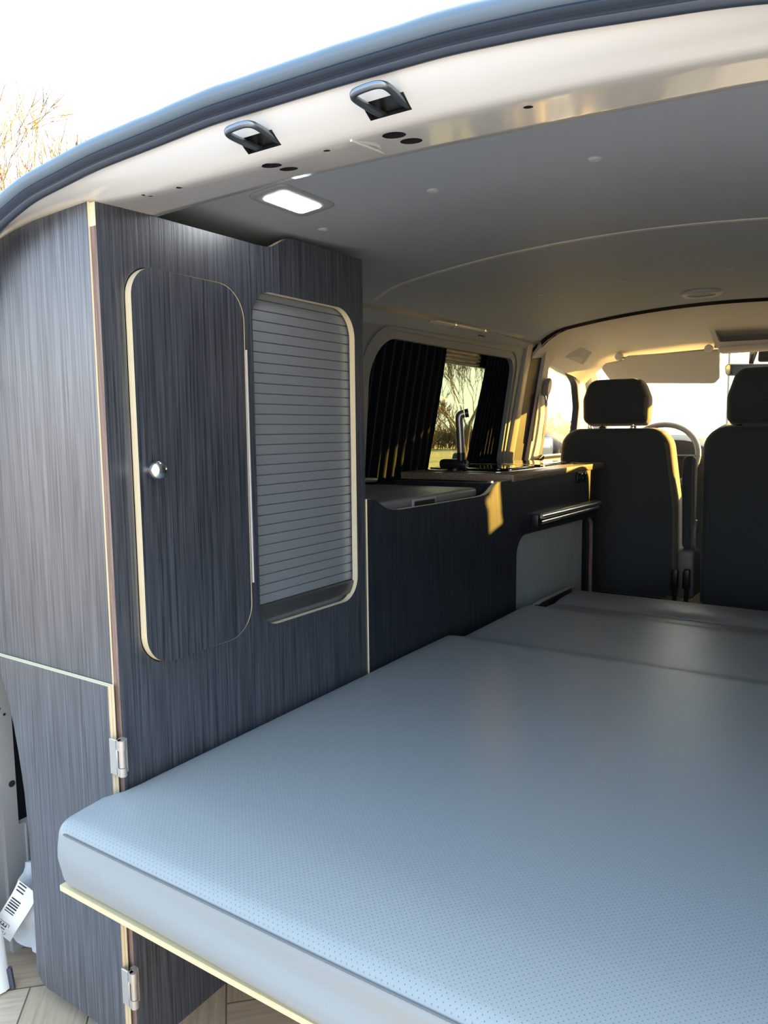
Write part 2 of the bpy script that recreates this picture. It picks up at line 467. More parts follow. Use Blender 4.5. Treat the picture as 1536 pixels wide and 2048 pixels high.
# roof skin above everything
bm = bmesh.new(); secs = []
for j in range(24):
    y = -.062+3.5*j/23; row = []
    for i in range(25):
        x = XC-.88+1.76*i/24; u = abs(x-XC)
        z = min(ceil(x, max(y, .0))+.05, 1.47-.1*u*u) if y < .25 else ceil(x, min(y, 2.6))+.06
        if y > 3.: z -= (y-3.)*.12
        if y < .25: z = 1.398+.07*min(1, (y+.062)/.3)-.12*u*u - (2.2*(u-.62)**2 if u > .62 else 0)
        row.append((x, y, z))
    secs.append(row+[(a, b, c+.012) for a, b, c in reversed(row)])
sweep(bm, secs, closed=True)
tag(finish(bm, 'roof', ROOFP), 'painted outer roof skin of the van', 'roof', kind='structure')

# ---- rear header (white paint), its seal, the rear pillars
ZA = [(-.42, 1.12), (-.36, 1.26), (-.265, 1.335), (-.164, 1.349), (-.073, 1.353), (0, 1.352), (.1, 1.346), (.24, 1.343), (.53, 1.342), (.63, 1.339), (.8, 1.331), (.94, 1.321), (1.1, 1.29), (1.2, 1.22), (1.26, 1.1)]
ZI = [(-.42, 1.14), (-.3, 1.29), (-.2, 1.335), (0, 1.357), (.1, 1.359), (.3, 1.361), (.56, 1.354), (.75, 1.346), (.93, 1.337), (1.1, 1.30), (1.26, 1.1)]
ZB = [(-.42, 1.08), (-.36, 1.22), (-.28, 1.298), (-.195, 1.332), (-.097, 1.359), (.07, 1.376), (.212, 1.381), (.302, 1.385), (.51, 1.381), (.65, 1.376), (.762, 1.365), (.924, 1.341), (1.1, 1.30), (1.2, 1.22), (1.26, 1.08)]
bm = bmesh.new(); secs = []
for i in range(85):
    x = -.42+1.68*i/84
    a, b, c = sinterp(ZA, x, .03), sinterp(ZB, x, .045), sinterp(ZI, x, .03)
    q = [(.118, c+.10), (.112, c+.004), (.108, c)]
    q += [(.108+(.0-.108)*k/6, c+(a-c)*k/6) for k in range(1, 7)]
    e0, e1 = Vector((-.020, a+.006)), Vector((-.066, b+.012))
    q += [(-.008, a+.0005), (-.014, a+.0025), (-.020, a+.006)]
    q += [(e0.x+(e1.x-e0.x)*k/5 - .004*math.sin(PI*k/5), e0.y+(e1.y-e0.y)*k/5 - .003*math.sin(PI*k/5)) for k in range(1, 6)]
    q += [(-.066, b+.03), (-.03, b+.05), (.06, c+.10)]
    secs.append([(x, y, z) for y, z in q])
sweep(bm, secs, closed=True)
hdr = tag(finish(bm, 'trim_1', [WHITE, HOLE], smooth=50), 'white painted steel header over the open rear of the van', 'header', kind='structure')
# drilled holes and striker pockets
bm = bmesh.new()
def drill(x, y, rx, ry):
    z = sinterp(ZA, x, .03)
    n = 28; lo = [bm.verts.new((x+rx*math.cos(2*PI*k/n), y+ry*math.sin(2*PI*k/n), z-.02)) for k in range(n)]
    hi = [bm.verts.new((v.co.x, v.co.y, z+.055)) for v in lo]
    bm.faces.new(lo); bm.faces.new(hi)
    for k in range(n): bm.faces.new((lo[k], lo[(k+1) % n], hi[(k+1) % n], hi[k]))
for x, y, r in ((.343, .010, .0135), (.342, .046, .0128), (.533, .017, .0145), (.534, .055, .0140), (.437, .009, .0045), (.702, .024, .0055), (.172, .001, .0045), (.098, -.003, .003), (.101, .008, .003)):
    drill(x, y, r, r)
FN = Vector((0, -.70, -.714)).normalized()     # outward normal of the sloping face
for x0, x1, za in ((.333, .390, 1.362), (.526, .583, 1.359)):
    yc = -.031; c0 = Vector(((x0+x1)/2, yc, za-.003)); t = Vector((0, -.714, .70)).normalized()
    pts = [c0+Vector((sx*(x1-x0)/2, 0, 0))+t*(st*.011)+FN*dn for dn in (.03, -.035) for sx, st in ((-1, -1), (1, -1), (1, 1), (-1, 1))]
    v = [bm.verts.new(p) for p in pts]
    for q in ((0, 1, 2, 3), (4, 5, 6, 7), (0, 1, 5, 4), (1, 2, 6, 5), (2, 3, 7, 6), (3, 0, 4, 7)): bm.faces.new([v[i] for i in q])
for f in bm.faces: f.material_index = 1
cut = finish(bm, 'cut', [WHITE, HOLE], smooth=0)
md = hdr.modifiers.new('b', 'BOOLEAN'); md.object = cut; md.operation = 'DIFFERENCE'; md.solver = 'EXACT'
try: md.material_mode = 'TRANSFER'
except Exception: pass
dg = bpy.context.evaluated_depsgraph_get(); dg.update()
me = bpy.data.meshes.new_from_object(hdr.evaluated_get(dg)); hdr.modifiers.clear(); hdr.data = me
bpy.data.objects.remove(cut)
# faint flanges and welds pressed in the underside
bm = bmesh.new()
tube(bm, [(.485, -.005, sinterp(ZA, .485)-.0002), (.487, .05, sinterp(ZA, .487)+.003), (.470, .095, sinterp(ZI, .47)+.0005)], .002, 6)
o = finish(bm, 'sealant_bead', WHITE, hdr)
for x0, x1, za, nm in ((.333, .390, 1.362, 'leftmost'), (.526, .583, 1.359, 'second')):
    yc = -.031; e = empty('latch_striker', ((x0+x1)/2, yc, za), {'leftmost': 'bent steel latch loop on the white header, nearer the tall cupboard', 'second': 'bent steel latch loop on the white header, further from the tall cupboard'}[nm], 'latch', 'steel latch loops on the header')
    t = Vector((0, -.714, .70)).normalized(); c0 = Vector(((x0+x1)/2, yc, za-.003)); hw = (x1-x0)/2
    def P(sx, st, dn): return c0+Vector((sx*hw, 0, 0))+t*st+FN*dn
    # loop stands off the face towards the rear
    bm = bmesh.new()
    xa, xb, zz = x0+.009, x0+.050, za-.001
    path = [(xa+.006, -.012, zz-.004), (xa+.002, -.030, zz-.003), (xa-.001, -.060, zz-.001), (xa+.001, -.070, zz), (xa+.008, -.0745, zz+.001), (xb-.012, -.0745, zz+.002), (xb-.002, -.070, zz+.002), (xb+.001, -.058, zz+.001), (xb+.001, -.030, zz-.003), (xb+.003, -.010, zz-.004)]
    tube(bm, smooth_path(path, 6), .0044, 10)
    finish(bm, 'loop', STEEL, e)
    bm = bmesh.new()
    v = [bm.verts.new(P(sx, st, dn)) for dn in (-.012, -.016) for sx, st in ((-.96, -.010), (.96, -.010), (.96, .010), (-.96, .010))]
    for q in ((0, 1, 2, 3), (4, 5, 6, 7), (0, 1, 5, 4), (1, 2, 6, 5), (2, 3, 7, 6), (3, 0, 4, 7)): bm.faces.new([v[i] for i in q])
    finish(bm, 'base_plate', BLACKP, e)
# seal
bm = bmesh.new(); secs = []
prof = [(-.004, .004), (.001, -.002), (-.004, -.0035), (-.008, -.001), (-.009, .003), (-.006, .0055), (-.0075, .008), (-.012, .0085), (-.0155, .012), (-.0145, .0155), (-.010, .0175), (.01, .0175)]
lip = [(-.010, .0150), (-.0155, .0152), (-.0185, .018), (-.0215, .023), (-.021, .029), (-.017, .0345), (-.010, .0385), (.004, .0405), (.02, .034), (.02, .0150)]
def seal_sweep(prof, wobble):
    bm = bmesh.new(); secs = []
    for i in range(120):
        x = -.42+1.68*i/119
        z = sinterp(ZB, x, .045); sl = (sinterp(ZB, x+.01, .045)-sinterp(ZB, x-.01, .045))/.02
        nx, nz = -sl/math.hypot(1, sl), 1/math.hypot(1, sl)
        wob = wobble*(.0010*noise.noise((x*7, 3.1, 0))+.0007*noise.noise((x*26, 7, 0)))
        secs.append([(x+nx*h, -.058+dy, z+nz*(h+(wob if h > .02 else 0))) for dy, h in prof])
    sweep(bm, secs, closed=True); return bm
bm = seal_sweep(prof, 0)
o = tag(finish(bm, 'trim_3', RUBBER, smooth=55), 'dark rubber weather seal arching over the rear opening', 'seal', kind='structure')
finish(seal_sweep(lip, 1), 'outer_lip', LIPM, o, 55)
def pillar_path(sgn):
    pts = [(-.42, 1.10), (-.455, .85), (-.465, .55), (-.45, .32), (-.41, .16), (-.405, .045), (-.385, -.04), (-.370, -.107)]
    return [(x if sgn > 0 else 2*XC-x, -.065, z) for x, z in smooth_path([(a, b, 0) for a, b in pts], 6) for x, z in [(x, z)]] if False else [((p.x if sgn > 0 else 2*XC-p.x), -.062, p.y) for p in smooth_path([(a, b, 0) for a, b in pts], 6)]
for sgn, nm, lab in ((1, 'trim_4', 'white painted rear pillar at the left edge of the opening'), (-1, 'trim_5', 'white painted rear pillar at the far right of the opening')):
    bm = bmesh.new(); tube(bm, pillar_path(sgn), .024, 12)
    o = tag(finish(bm, nm, WHITE), lab, 'pillar', kind='structure')
    if sgn > 0:
        bm = bmesh.new(); tube(bm, [Vector(p)+Vector((.021, .016, 0)) for p in pillar_path(1)[-5:]], .006, 8)
        finish(bm, 'rubber_lip', RUBBER, o)

# ---- left side wall: upper lining with the window hole, quarter panel low at the rear
win = roundpoly([(1.385, .70), (1.29, 1.308), (2.455, 1.310), (2.49, .70)], [.02, .14, .07, .02], 10)
frame_out = roundpoly([(.68, -.107), (.68, 1.40), (2.60, 1.40), (2.60, -.107)], 0)
wl = plate('wall_left', frame_out, [win], 0., -.02, lambda u, v, d: WL(u, v, d), [WALLG, WALLG])
tag(wl, 'grey lined left side wall of the van around the curtained window', 'wall', kind='structure')
bm = bmesh.new()                                # pressed frame around the window
fr = roundpoly([(1.30, .70), (1.235, 1.345), (2.49, 1.352), (2.52, .70)], [.02, .16, .09, .02], 10)
fr2 = roundpoly([(1.315, .70), (1.25, 1.332), (2.478, 1.340), (2.507, .70)], [.02, .15, .085, .02], 10)
o = plate('pressed_frame', fr, [fr2], .0005, .006, lambda u, v, d: WL(u, v, d), [WALLG], wl)
bm = bmesh.new()                                # cant rail between wall and roof lining
secs = []
for j in range(30):
    y = .72+1.9*j/29
    a = WL(y, 1.385, .0); x2 = XC-.775; z2 = ceil(x2, y)
    secs.append([(a[0]-.01, y, 1.375), (a[0]+.006, y, 1.377), (a[0]+.016, y, 1.383), (a[0]+.03, y, 1.392), (x2+.03, y, ceil(x2+.03, y)-.006), (x2+.045, y, ceil(x2+.045, y)+.002), (x2, y, z2+.03), (a[0]-.03, y, z2+.03)])
sweep(bm, secs, closed=True)
tag(finish(bm, 'trim_6', PILLAR), 'grey cant rail where the left wall meets the roof lining', 'trim', kind='structure')
# bulge of lining close to the tall cupboard
bm = bmesh.new()
tube(bm, smooth_path([(-.37, .72, 1.40), (-.335, .80, 1.395), (-.335, .86, 1.40), (-.345, .95, 1.405)], 5), [.03]*5+[.026]*5+[.014]*6, 10)
finish(bm, 'cable_cover', GREYP, wl)

bm = bmesh.new()
for y0, y1, z0, z1, dx in ((-.055, .012, -.107, 1.2, -.012), (.012, .043, -.107, 1.2, 0.), (.043, .70, -.107, .168, 0.), (.33, .70, .168, 1.2, 0.), (.043, .33, .62, 1.2, 0.)):
    v = box(bm, -.462+dx, -.447+dx, y0, y1, z0, z1)
box(bm, -.56, -.55, -.05, .72, -.107, 1.3, 1)
box(bm, -.575, -.561, -.055, .74, -.45, 1.25, 2)
box(bm, -.56, -.45, .33, .34, .168, .7, 1)
tube(bm, [(-.4465, .058, -.1), (-.4465, .058, .165)], .0035, 6)
o = finish(bm, 'wall_quarter', [GREYPAINT, HOLE, WHITE], smooth=0)
tag(o, 'bare grey steel side panel with a tall slot behind the lower cupboard door', 'wall', kind='structure')
bm = bmesh.new(); lathe(bm, [(.007, -.4475), (.007, -.4462), (.005, -.446), (.0005, -.446)], (0, .034, .262), 'x', 14)
finish(bm, 'round_plug', HOLE, o)
for y, z in ((.018, .43), (.028, .415)):
    bm = bmesh.new(); lathe(bm, [(.003, -.4475), (.003, -.4462), (.0005, -.446)], (0, y, z), 'x', 10); finish(bm, 'round_plug', HOLE, o)

# window 1: frame with sliding pane behind the curtains
bm = bmesh.new()
w1 = plate('window_1', roundpoly([(1.25, .68), (1.25, 1.36), (2.54, 1.36), (2.54, .68)], .05), [roundpoly([(1.36, .80), (1.36, 1.262), (1.85, 1.262), (1.85, .80)], .02), roundpoly([(1.875, .80), (1.875, 1.262), (2.44, 1.262), (2.44, .80)], .02)], -.075, -.055, lambda u, v, d: WL(u, v, d), [BLACKP])
tag(w1, 'side window behind the black curtains', 'window', kind='structure')
bm = bmesh.new()
v = [bm.verts.new(WL(y, z, d)) for d in (-.066, -.070) for y, z in ((1.30, .74), (2.5, .74), (2.5, 1.32), (1.30, 1.32))]
for q in ((0, 1, 2, 3), (7, 6, 5, 4), (0, 1, 5, 4), (1, 2, 6, 5), (2, 3, 7, 6), (3, 0, 4, 7)): bm.faces.new([v[i] for i in q])
finish(bm, 'pane', TINT, w1)
bm = bmesh.new()
for z in (1.268, 1.285, 1.300):
    tube(bm, [WL(1.9, z, -.05), WL(2.20, z, -.05)], .004, 6)
finish(bm, 'reflection_bar', LGREYP, w1)  # pale bars standing in for reflections along the upper window frame
bm = bmesh.new()
pillow(bm, rrect(2.075, .838, 2.155, .893, .014, 5), -.045, -.02, .004, lambda u, v, d: WL(u, v, d), 3)
lt = finish(bm, 'window_catch', BLACKP, w1)
bm = bmesh.new(); pillow(bm, rrect(2.095, .838, 2.148, .872, .006, 4), -.022, -.014, .003, lambda u, v, d: WL(u, v, d), 3); finish(bm, 'catch_plate', LGREYP, lt)

def curtain(name, yb0, yb1, yt0, yt1, folds, lab):
    bm = bmesh.new(); nu = folds*10; secs = []
    for j in range(15):
        t = j/14; z = .80+.52*t; row = []
        for i in range(nu+1):
            u = i/nu; y = (yb0+(yb1-yb0)*u)*(1-t)+(yt0+(yt1-yt0)*u)*t
            d = -.034+.007*math.sin(u*folds*2*PI+.6*math.sin(t*3))+.003*noise.noise((u*7, t*2, folds))
            row.append(WL(y, z, d))
        secs.append(row+[(p[0]-.002, p[1], p[2]) for p in reversed(row)])
    sweep(bm, secs, closed=True)
    return tag(finish(bm, name, CURT), lab, 'curtain', 'black curtains at the side window')
curtain('curtain', 1.24, 1.862, 1.24, 1.866, 11, 'wide black pleated curtain hanging over the rear part of the side window')
curtain('curtain', 2.19, 2.53, 2.235, 2.53, 9, 'narrow bunched black curtain beyond the tap, nearer the front seats')

# grab handle
e = empty('grab_handle', WL(1.83, 1.385), 'silver grey tubular grab handle on the wall above the side window', 'handle')
bm = bmesh.new(); tube(bm, [WL(1.60, 1.386, .026), WL(1.63, 1.387, .028), WL(2.03, 1.394, .03), WL(2.06, 1.394, .028)], [.009, .0125, .0125, .010], 12)
finish(bm, 'bar', simple('pale_grey_bar', (.52, .53, .54), .35), e)
for y in (1.77, 2.02):
    bm = bmesh.new(); tube(bm, [WL(y, 1.387+.0175*(y-1.63), .029), WL(y+.012, 1.388+.0175*(y-1.63), .029)], .0150, 12)
    finish(bm, 'collar', ALU, e)
for y in (1.585, 2.06):
    bm = bmesh.new(); pillow(bm, rrect(y-.045, 1.372, y+.035, 1.400, .012, 4), 0., .018, .006, lambda u, v, d: WL(u, v, d), 3)
    finish(bm, 'mount', BLACKP, e)

# ---- pillars between side window and driver's door
bm = bmesh.new()
secs = []
for k in range(12):
    z = -.10+1.50*k/11
    secs.append([WL(y, z, d) for y, d in ((2.535, -.01), (2.545, .012), (2.575, .020), (2.605, .012), (2.615, -.01), (2.615, -.04), (2.535, -.04))])
sweep(bm, secs, closed=True)
tag(finish(bm, 'trim_7', PILLAR), 'slim warm grey pillar right of the side window', 'pillar', kind='structure')
bm = bmesh.new(); secs = []
for k in range(12):
    z = -.10+1.46*k/11
    secs.append([WL(y, z, d) for y, d in ((2.612, -.03), (2.612, .004), (2.735, .016), (2.745, -.03))])
sweep(bm, secs, closed=True)
tag(finish(bm, 'trim_8', simple('blue_black_strip', (.012, .018, .026), .6)), 'dark blue black strip beside the belt pillar', 'seal', kind='structure')  # near-black bluish strip filling the band beside the belt pillar
# belt pillar cover, cream
bcov = plate('trim_9', roundpoly([(2.775, -.10), (2.725, 1.36), (2.76, 1.41), (2.86, 1.36), (2.79, 1.29), (2.81, 1.2), (2.86, .97), (2.90, .83), (2.93, -.10)], [0, .02, .02, .03, .03, .05, .05, .02, 0], 5), [], 0., .035, lambda u, v, d: WL(u, v, d), [CREAM])
bc2 = plate('trim_13', roundpoly([(2.60, -.10), (2.60, 1.38), (2.80, 1.41), (2.80, -.10)], 0.), [], 0., .035, lambda u, v, d: WR(u, v, d), [CREAM])
tag(bc2, 'cream plastic pillar cover beyond the passenger bench', 'pillar', kind='structure')
tag(bcov, 'cream plastic pillar cover carrying the seat belt', 'pillar', kind='structure')
bm = bmesh.new(); pillow(bm, roundpoly([(2.735, .93), (2.752, .93), (2.735, 1.16), (2.718, 1.16)], .006, 4), .034, .0385, .002, lambda u, v, d: WL(u, v, d), 3)
finish(bm, 'belt_slot', BLACKP, bcov)

# seat belt
e = empty('seat_belt', WL(2.78, 1.2, .05), 'thin dark seat belt hanging from the cream pillar left of the driver seat', 'seat belt')
bm = bmesh.new(); pillow(bm, ellipse(2.775, 1.195, .032, .045, 20), .036, .066, .012, lambda u, v, d: WL(u, v, d), 4); finish(bm, 'upper_anchor', LGREYP, e)
bm = bmesh.new(); tube(bm, smooth_path([WL(2.765, 1.155, .052), WL(2.78, 1.125, .058), WL(2.80, 1.155, .052)], 5), .006, 8); finish(bm, 'belt_loop', CHROME, e)
def ribbon(bm, path, wdir, w_, th):
    secs = []
    for p in path:
        p = Vector(p); wv = Vector(wdir).normalized()*(w_/2); nv = Vector((1, 0, 0))*(th/2)
        secs.append([p-wv-nv, p+wv-nv, p+wv+nv, p-wv+nv])
    sweep(bm, secs, closed=True)
bm = bmesh.new(); ribbon(bm, smooth_path([WL(2.785, 1.13, .055), WL(2.815, 1.06, .055), WL(2.83, .93, .058), WL(2.82, .80, .06), WL(2.80, .3, .06)], 6), (0, 1, 0), .030, .002); finish(bm, 'webbing', BELT, e)
bm = bmesh.new(); pillow(bm, roundpoly([(2.77, .84), (2.84, .865), (2.86, .838), (2.80, .815)], .008, 4), .05, .075, .006, lambda u, v, d: WL(u, v, d), 3); finish(bm, 'belt_tongue', BLACKP, e)

# ---- driver's door and its window
dwin = roundpoly([(2.80, .83), (2.78, 1.12), (2.79, 1.318), (2.90, 1.340), (3.18, 1.320), (3.34, 1.25), (3.445, 1.12), (3.52, .83)], [.02, .05, .05, .06, .10, .12, .1, .02], 6)
d1 = plate('door_1', roundpoly([(2.69, -.3), (2.69, 1.42), (3.30, 1.42), (3.62, 1.12), (3.75, .83), (3.75, -.3)], [.02, .05, .15, .1, .1, .1]), [dwin], -.005, -.04, lambda u, v, d: WL(u, v, d), [CREAM, BLACKP])
tag(d1, 'front left door seen behind the driver seat', 'door', kind='structure')
o = plate('window_seal', dwin, [inset2d(dwin, .014)], .001, -.035, lambda u, v, d: WL(u, v, d), [BLACKP], d1)
w2 = plate('window_2', inset2d(dwin, -.004), [], -.019, -.023, lambda u, v, d: WL(u, v, d), [CLEAR])
tag(w2, 'front left door window glass', 'window', kind='structure')
# right-hand side of the van, mostly out of the picture
rwin = roundpoly([(3.10, .83), (3.10, 1.12), (3.10, 1.300), (3.20, 1.352), (3.36, 1.352), (3.50, 1.30), (3.57, 1.12), (3.62, .83)], [.02, .05, .05, .06, .06, .06, .1, .02], 6)
wr = plate('wall_right', [(.02, -.107), (.02, 1.40), (3.50, 1.40), (3.68, 1.12), (3.78, .83), (3.78, -.3), (2.6, -.3), (2.6, -.107)], [rwin], 0., -.02, lambda u, v, d: WR(u, v, d), [WALLG])
tag(wr, 'grey right side wall of the van beyond the bed', 'wall', kind='structure')
w3 = plate('window_3', inset2d(rwin, -.004), [], -.008, -.012, lambda u, v, d: WR(u, v, d), [CLEAR]); tag(w3, 'front right door window glass', 'window', kind='structure')

# ---- cab: headliner, A-pillars, windscreen, dashboard
HZ = [(2.6, 1.500), (2.8, 1.497), (3.05, 1.478), (3.25, 1.435), (3.36, 1.398), (3.42, 1.380)]
def hz(x, y):
    u = abs(x-XC); return sinterp(HZ, y, .04) - .13*u*u*(1 if y < 3.1 else max(.4, 1-(y-3.1)*1.6)) - ((2.6 if x < XC else .6)*(u-.60)**2 if u > .60 else 0)
bm = bmesh.new(); secs = []
for j in range(16):
    y = 2.628+.80*j/15; row = [(XC-.795+1.59*i/40, y) for i in range(41)]
    secs.append([(x, yy, hz(x, yy)) for x, yy in row]+[(x, yy, hz(x, yy)+.02) for x, yy in reversed(row)])
sweep(bm, secs, closed=True)
hl = tag(finish(bm, 'headliner_ceiling', CREAM), 'cream headliner above the front seats', 'headliner', kind='structure')
bm = bmesh.new(); secs = []
for i in range(37):
    x = XC-.74+1.48*i/36
    secs.append([(x, 2.618, ceil(x, 2.62)-.001), (x, 2.632, hz(x, 2.632)-.004), (x, 2.636, hz(x, 2.636)+.004), (x, 2.622, ceil(x, 2.62)+.02)])
sweep(bm, secs, closed=True)
tag(finish(bm, 'trim_10', BLACKP), 'dark gap strip between grey roof lining and cream headliner', 'trim', kind='structure')
# speaker like triangular moulding on the headliner corner
bm = bmesh.new()
c = Vector((-.27, 3.02, 1.392))
v = [bm.verts.new(c+Vector(p)) for p in ((-.06, -.06, -.035), (.012, -.01, .012), (.045, .06, -.012), (.008, .03, -.075), (.012, .0, -.04))]
for q in ((0, 1, 4), (1, 2, 4), (2, 3, 4), (3, 0, 4), (0, 3, 2, 1)): bm.faces.new([v[i] for i in q])
finish(bm, 'corner_moulding', CREAM, hl, smooth=20)
for nm, mir, lab in (('trim_11', 1, 'cream windscreen pillar behind the driver headrest'), ('trim_12', -1, 'cream windscreen pillar at the far right of the cab')):
    bm = bmesh.new(); secs = []
    for k in range(9):
        t = k/8; y = 3.38+.74*t; z = 1.40-.56*t; x = -.352-.10*t
        s = [(x-.04, y-.06, z-.0), (x+.012, y-.045, z-.005), (x+.032, y+.0, z+.0), (x+.02, y+.05, z+.04), (x-.05, y+.03, z+.03)]
        secs.append([((px if mir > 0 else 2*XC-px), py, pz) for px, py, pz in s])
    sweep(bm, secs, closed=True)
    tag(finish(bm, nm, CREAM), lab, 'pillar', kind='structure')
bm = bmesh.new()
v = [bm.verts.new(p) for p in ((-.34, 3.43, 1.375), (2*XC+.34, 3.43, 1.375), (2*XC+.46, 4.16, .83), (-.46, 4.16, .83), (-.34, 3.435, 1.379), (2*XC+.34, 3.435, 1.379), (2*XC+.46, 4.165, .834), (-.46, 4.165, .834))]
for q in ((0, 1, 2, 3), (7, 6, 5, 4), (0, 1, 5, 4), (1, 2, 6, 5), (2, 3, 7, 6), (3, 0, 4, 7)): bm.faces.new([v[i] for i in q])
tag(finish(bm, 'window_4', CLEAR, smooth=0), 'windscreen glass in front of the seats', 'windscreen', kind='structure')
e = empty('dashboard', (XC, 3.8, .6), 'dark plastic dashboard behind the steering wheel', 'dashboard')
bm = bmesh.new(); secs = []
for i in range(41):
    x = -.42+1.68*i/40
    hump = .085*math.exp(-((x-.05)/.20)**4)
    q = [(3.62, -.1), (3.56, .45), (3.54, .66), (3.56, .80), (3.60, .845+hump*.9), (3.68, .865+hump), (3.80, .865+hump*.7), (4.10, .84), (4.16, .80), (4.16, -.1)]
    secs.append([(x, a, b) for a, b in q])
sweep(bm, secs, closed=True)
finish(bm, 'body', DASH, e, 50)
bm = bmesh.new(); pillow(bm, rrect(.30, .70, .56, .83, .02, 5), -.0, .02, .006, lambda u, v, d: (u, 3.545-d, v), 3); finish(bm, 'centre_panel', GREYP, e)
bm = bmesh.new(); tube(bm, [(.31, 3.50, .79), (.31, 3.46, .81)], .012, 10); finish(bm, 'stalk', BLACKP, e)
# bulkhead under the screen and front bodywork keep the road light out
bm = bmesh.new(); box(bm, -.5, 1.34, 4.165, 4.19, -.4, .83)
tag(finish(bm, 'wall_front', GREYPAINT, smooth=0), 'front bulkhead of the van below the windscreen', 'wall', kind='structure')
# steering wheel
e = empty('steering_wheel', (.045, 3.42, .83), 'grey rimmed steering wheel showing right of the driver backrest', 'steering wheel')
Mw = Matrix.Translation((.045, 3.42, .835)) @ Matrix.Rotation(math.radians(-28), 4, 'X') @ Matrix.Rotation(PI/2, 4, 'X')
bm = bmesh.new(); tube(bm, [(.195*math.cos(2*PI*k/40), .195*math.sin(2*PI*k/40), 0) for k in range(41)], .0155, 10, cap=False); bmesh.ops.remove_doubles(bm, verts=bm.verts, dist=1e-5); xform(bm.verts, Mw); finish(bm, 'rim', GREYP, e)
bm = bmesh.new(); lathe(bm, [(.075, -.02), (.08, .0), (.07, .018), (.03, .026), (.002, .027)], (0, 0, 0), 'z', 20); xform(bm.verts, Mw); finish(bm, 'hub', BLACKP, e)
for a in (0, PI, -PI/2):
    bm = bmesh.new(); tube(bm, [(.06*math.cos(a), .06*math.sin(a), -.005), (.19*math.cos(a), .19*math.sin(a), 0)], .014, 8); xform(bm.verts, Mw); finish(bm, 'spoke', BLACKP, e)
bm = bmesh.new(); tube(bm, [(0, 0, -.02), (0, 0, -.14)], .03, 10); xform(bm.verts, Mw); finish(bm, 'column', BLACKP, e)

# sun visor, overhead console, interior mirror
e = empty('sun_visor', (.06, 3.3, 1.30), 'cream sun visor folded down above the driver headrest', 'sun visor')
vis = roundpoly([(-.245, 1.318), (-.185, 1.232), (.330, 1.208), (.352, 1.235), (.352, 1.374), (-.10, 1.372), (-.125, 1.352), (-.215, 1.340)], [.03, .03, .03, .01, .006, .012, .012, .012], 5)
bm = bmesh.new(); pillow(bm, vis, 0, .022, .009, lambda u, v, d: (u, 3.30-d+(v-1.37)*-.12, v), 4); finish(bm, 'panel', CREAM, e)
for x, z in ((-.145, 1.368), (.300, 1.380)):
    bm = bmesh.new(); lathe(bm, [(.002, 3.262), (.016, 3.264), (.020, 3.272), (.020, 3.30), (.014, 3.32)], (x, 0, z), 'y', 16); finish(bm, 'mount', CREAM, e)
bm = bmesh.new(); tube(bm, [(-.14, 3.295, 1.362), (.30, 3.295, 1.376)], .005, 8); finish(bm, 'hinge_rod', LGREYP, e)
e = empty('sun_visor', (.92, 3.3, 1.30), 'cream sun visor added out of view on the passenger side to block stray sun', 'sun visor')  # unseen passenger visor, added to keep stray sun off the curtains
bm = bmesh.new(); pillow(bm, roundpoly([(.645, 1.208), (1.09, 1.222), (1.10, 1.360), (.635, 1.388)], .03, 5), 0, .022, .009, lambda u, v, d: (u, 3.30-d+(v-1.37)*-.12, v), 4); finish(bm, 'panel', CREAM, e)
e = empty('overhead_console', (.46, 3.2, 1.43), 'cream overhead storage tray with dark opening above the mirror', 'console')
out = roundpoly([(.318, 1.474), (.352, 1.368), (.66, 1.360), (.69, 1.470)], [.015, .02, .02, .015], 5)
inn = roundpoly([(.345, 1.457), (.368, 1.397), (.645, 1.392), (.665, 1.455)], .008, 4)
plate('surround', out, [inn], 3.16, 3.26, lambda u, v, d: (u, d-(v-1.42)*.25, v), [CREAM], e)
bm = bmesh.new(); box(bm, .33, .68, 3.255, 3.27, 1.38, 1.47); finish(bm, 'tray', GREYP, e, 0)
bm = bmesh.new(); pillow(bm, rrect(.365, 1.345, .655, 1.375, .012, 4), 3.15, 3.24, .012, lambda u, v, d: (u, d, v), 4); finish(bm, 'lower_lip', CREAM, e)
e = empty('interior_mirror', (.47, 3.42, 1.30), 'rear view mirror on the windscreen behind the passenger headrest', 'mirror')
bm = bmesh.new(); pillow(bm, roundpoly([(.362, 1.250), (.635, 1.238), (.648, 1.293), (.354, 1.312)], .020, 5), 3.40, 3.435, .010, lambda u, v, d: (u, d, v), 4); finish(bm, 'housing', GREYP, e)
bm = bmesh.new(); pillow(bm, roundpoly([(.369, 1.256), (.629, 1.244), (.640, 1.288), (.361, 1.306)], .016, 5), 3.397, 3.402, .001, lambda u, v, d: (u, d, v), 2); finish(bm, 'mirror_glass', simple('mirror_dark', (.22, .25, .25), .15, 1.), e)
bm = bmesh.new(); tube(bm, [(.475, 3.43, 1.31), (.478, 3.45, 1.345), (.48, 3.47, 1.372)], [.012, .016, .02], 10); finish(bm, 'stem', BLACKP, e)
bm = bmesh.new(); pillow(bm, roundpoly([(.492, 1.318), (.67, 1.314), (.69, 1.384), (.505, 1.384)], .012, 4), 3.452, 3.49, .008, lambda u, v, d: (u, d-(v-1.38)*.9, v), 3); finish(bm, 'sun_block_cover', BLACKP, e)  # cover at the mirror base, widened past the stem to block sun
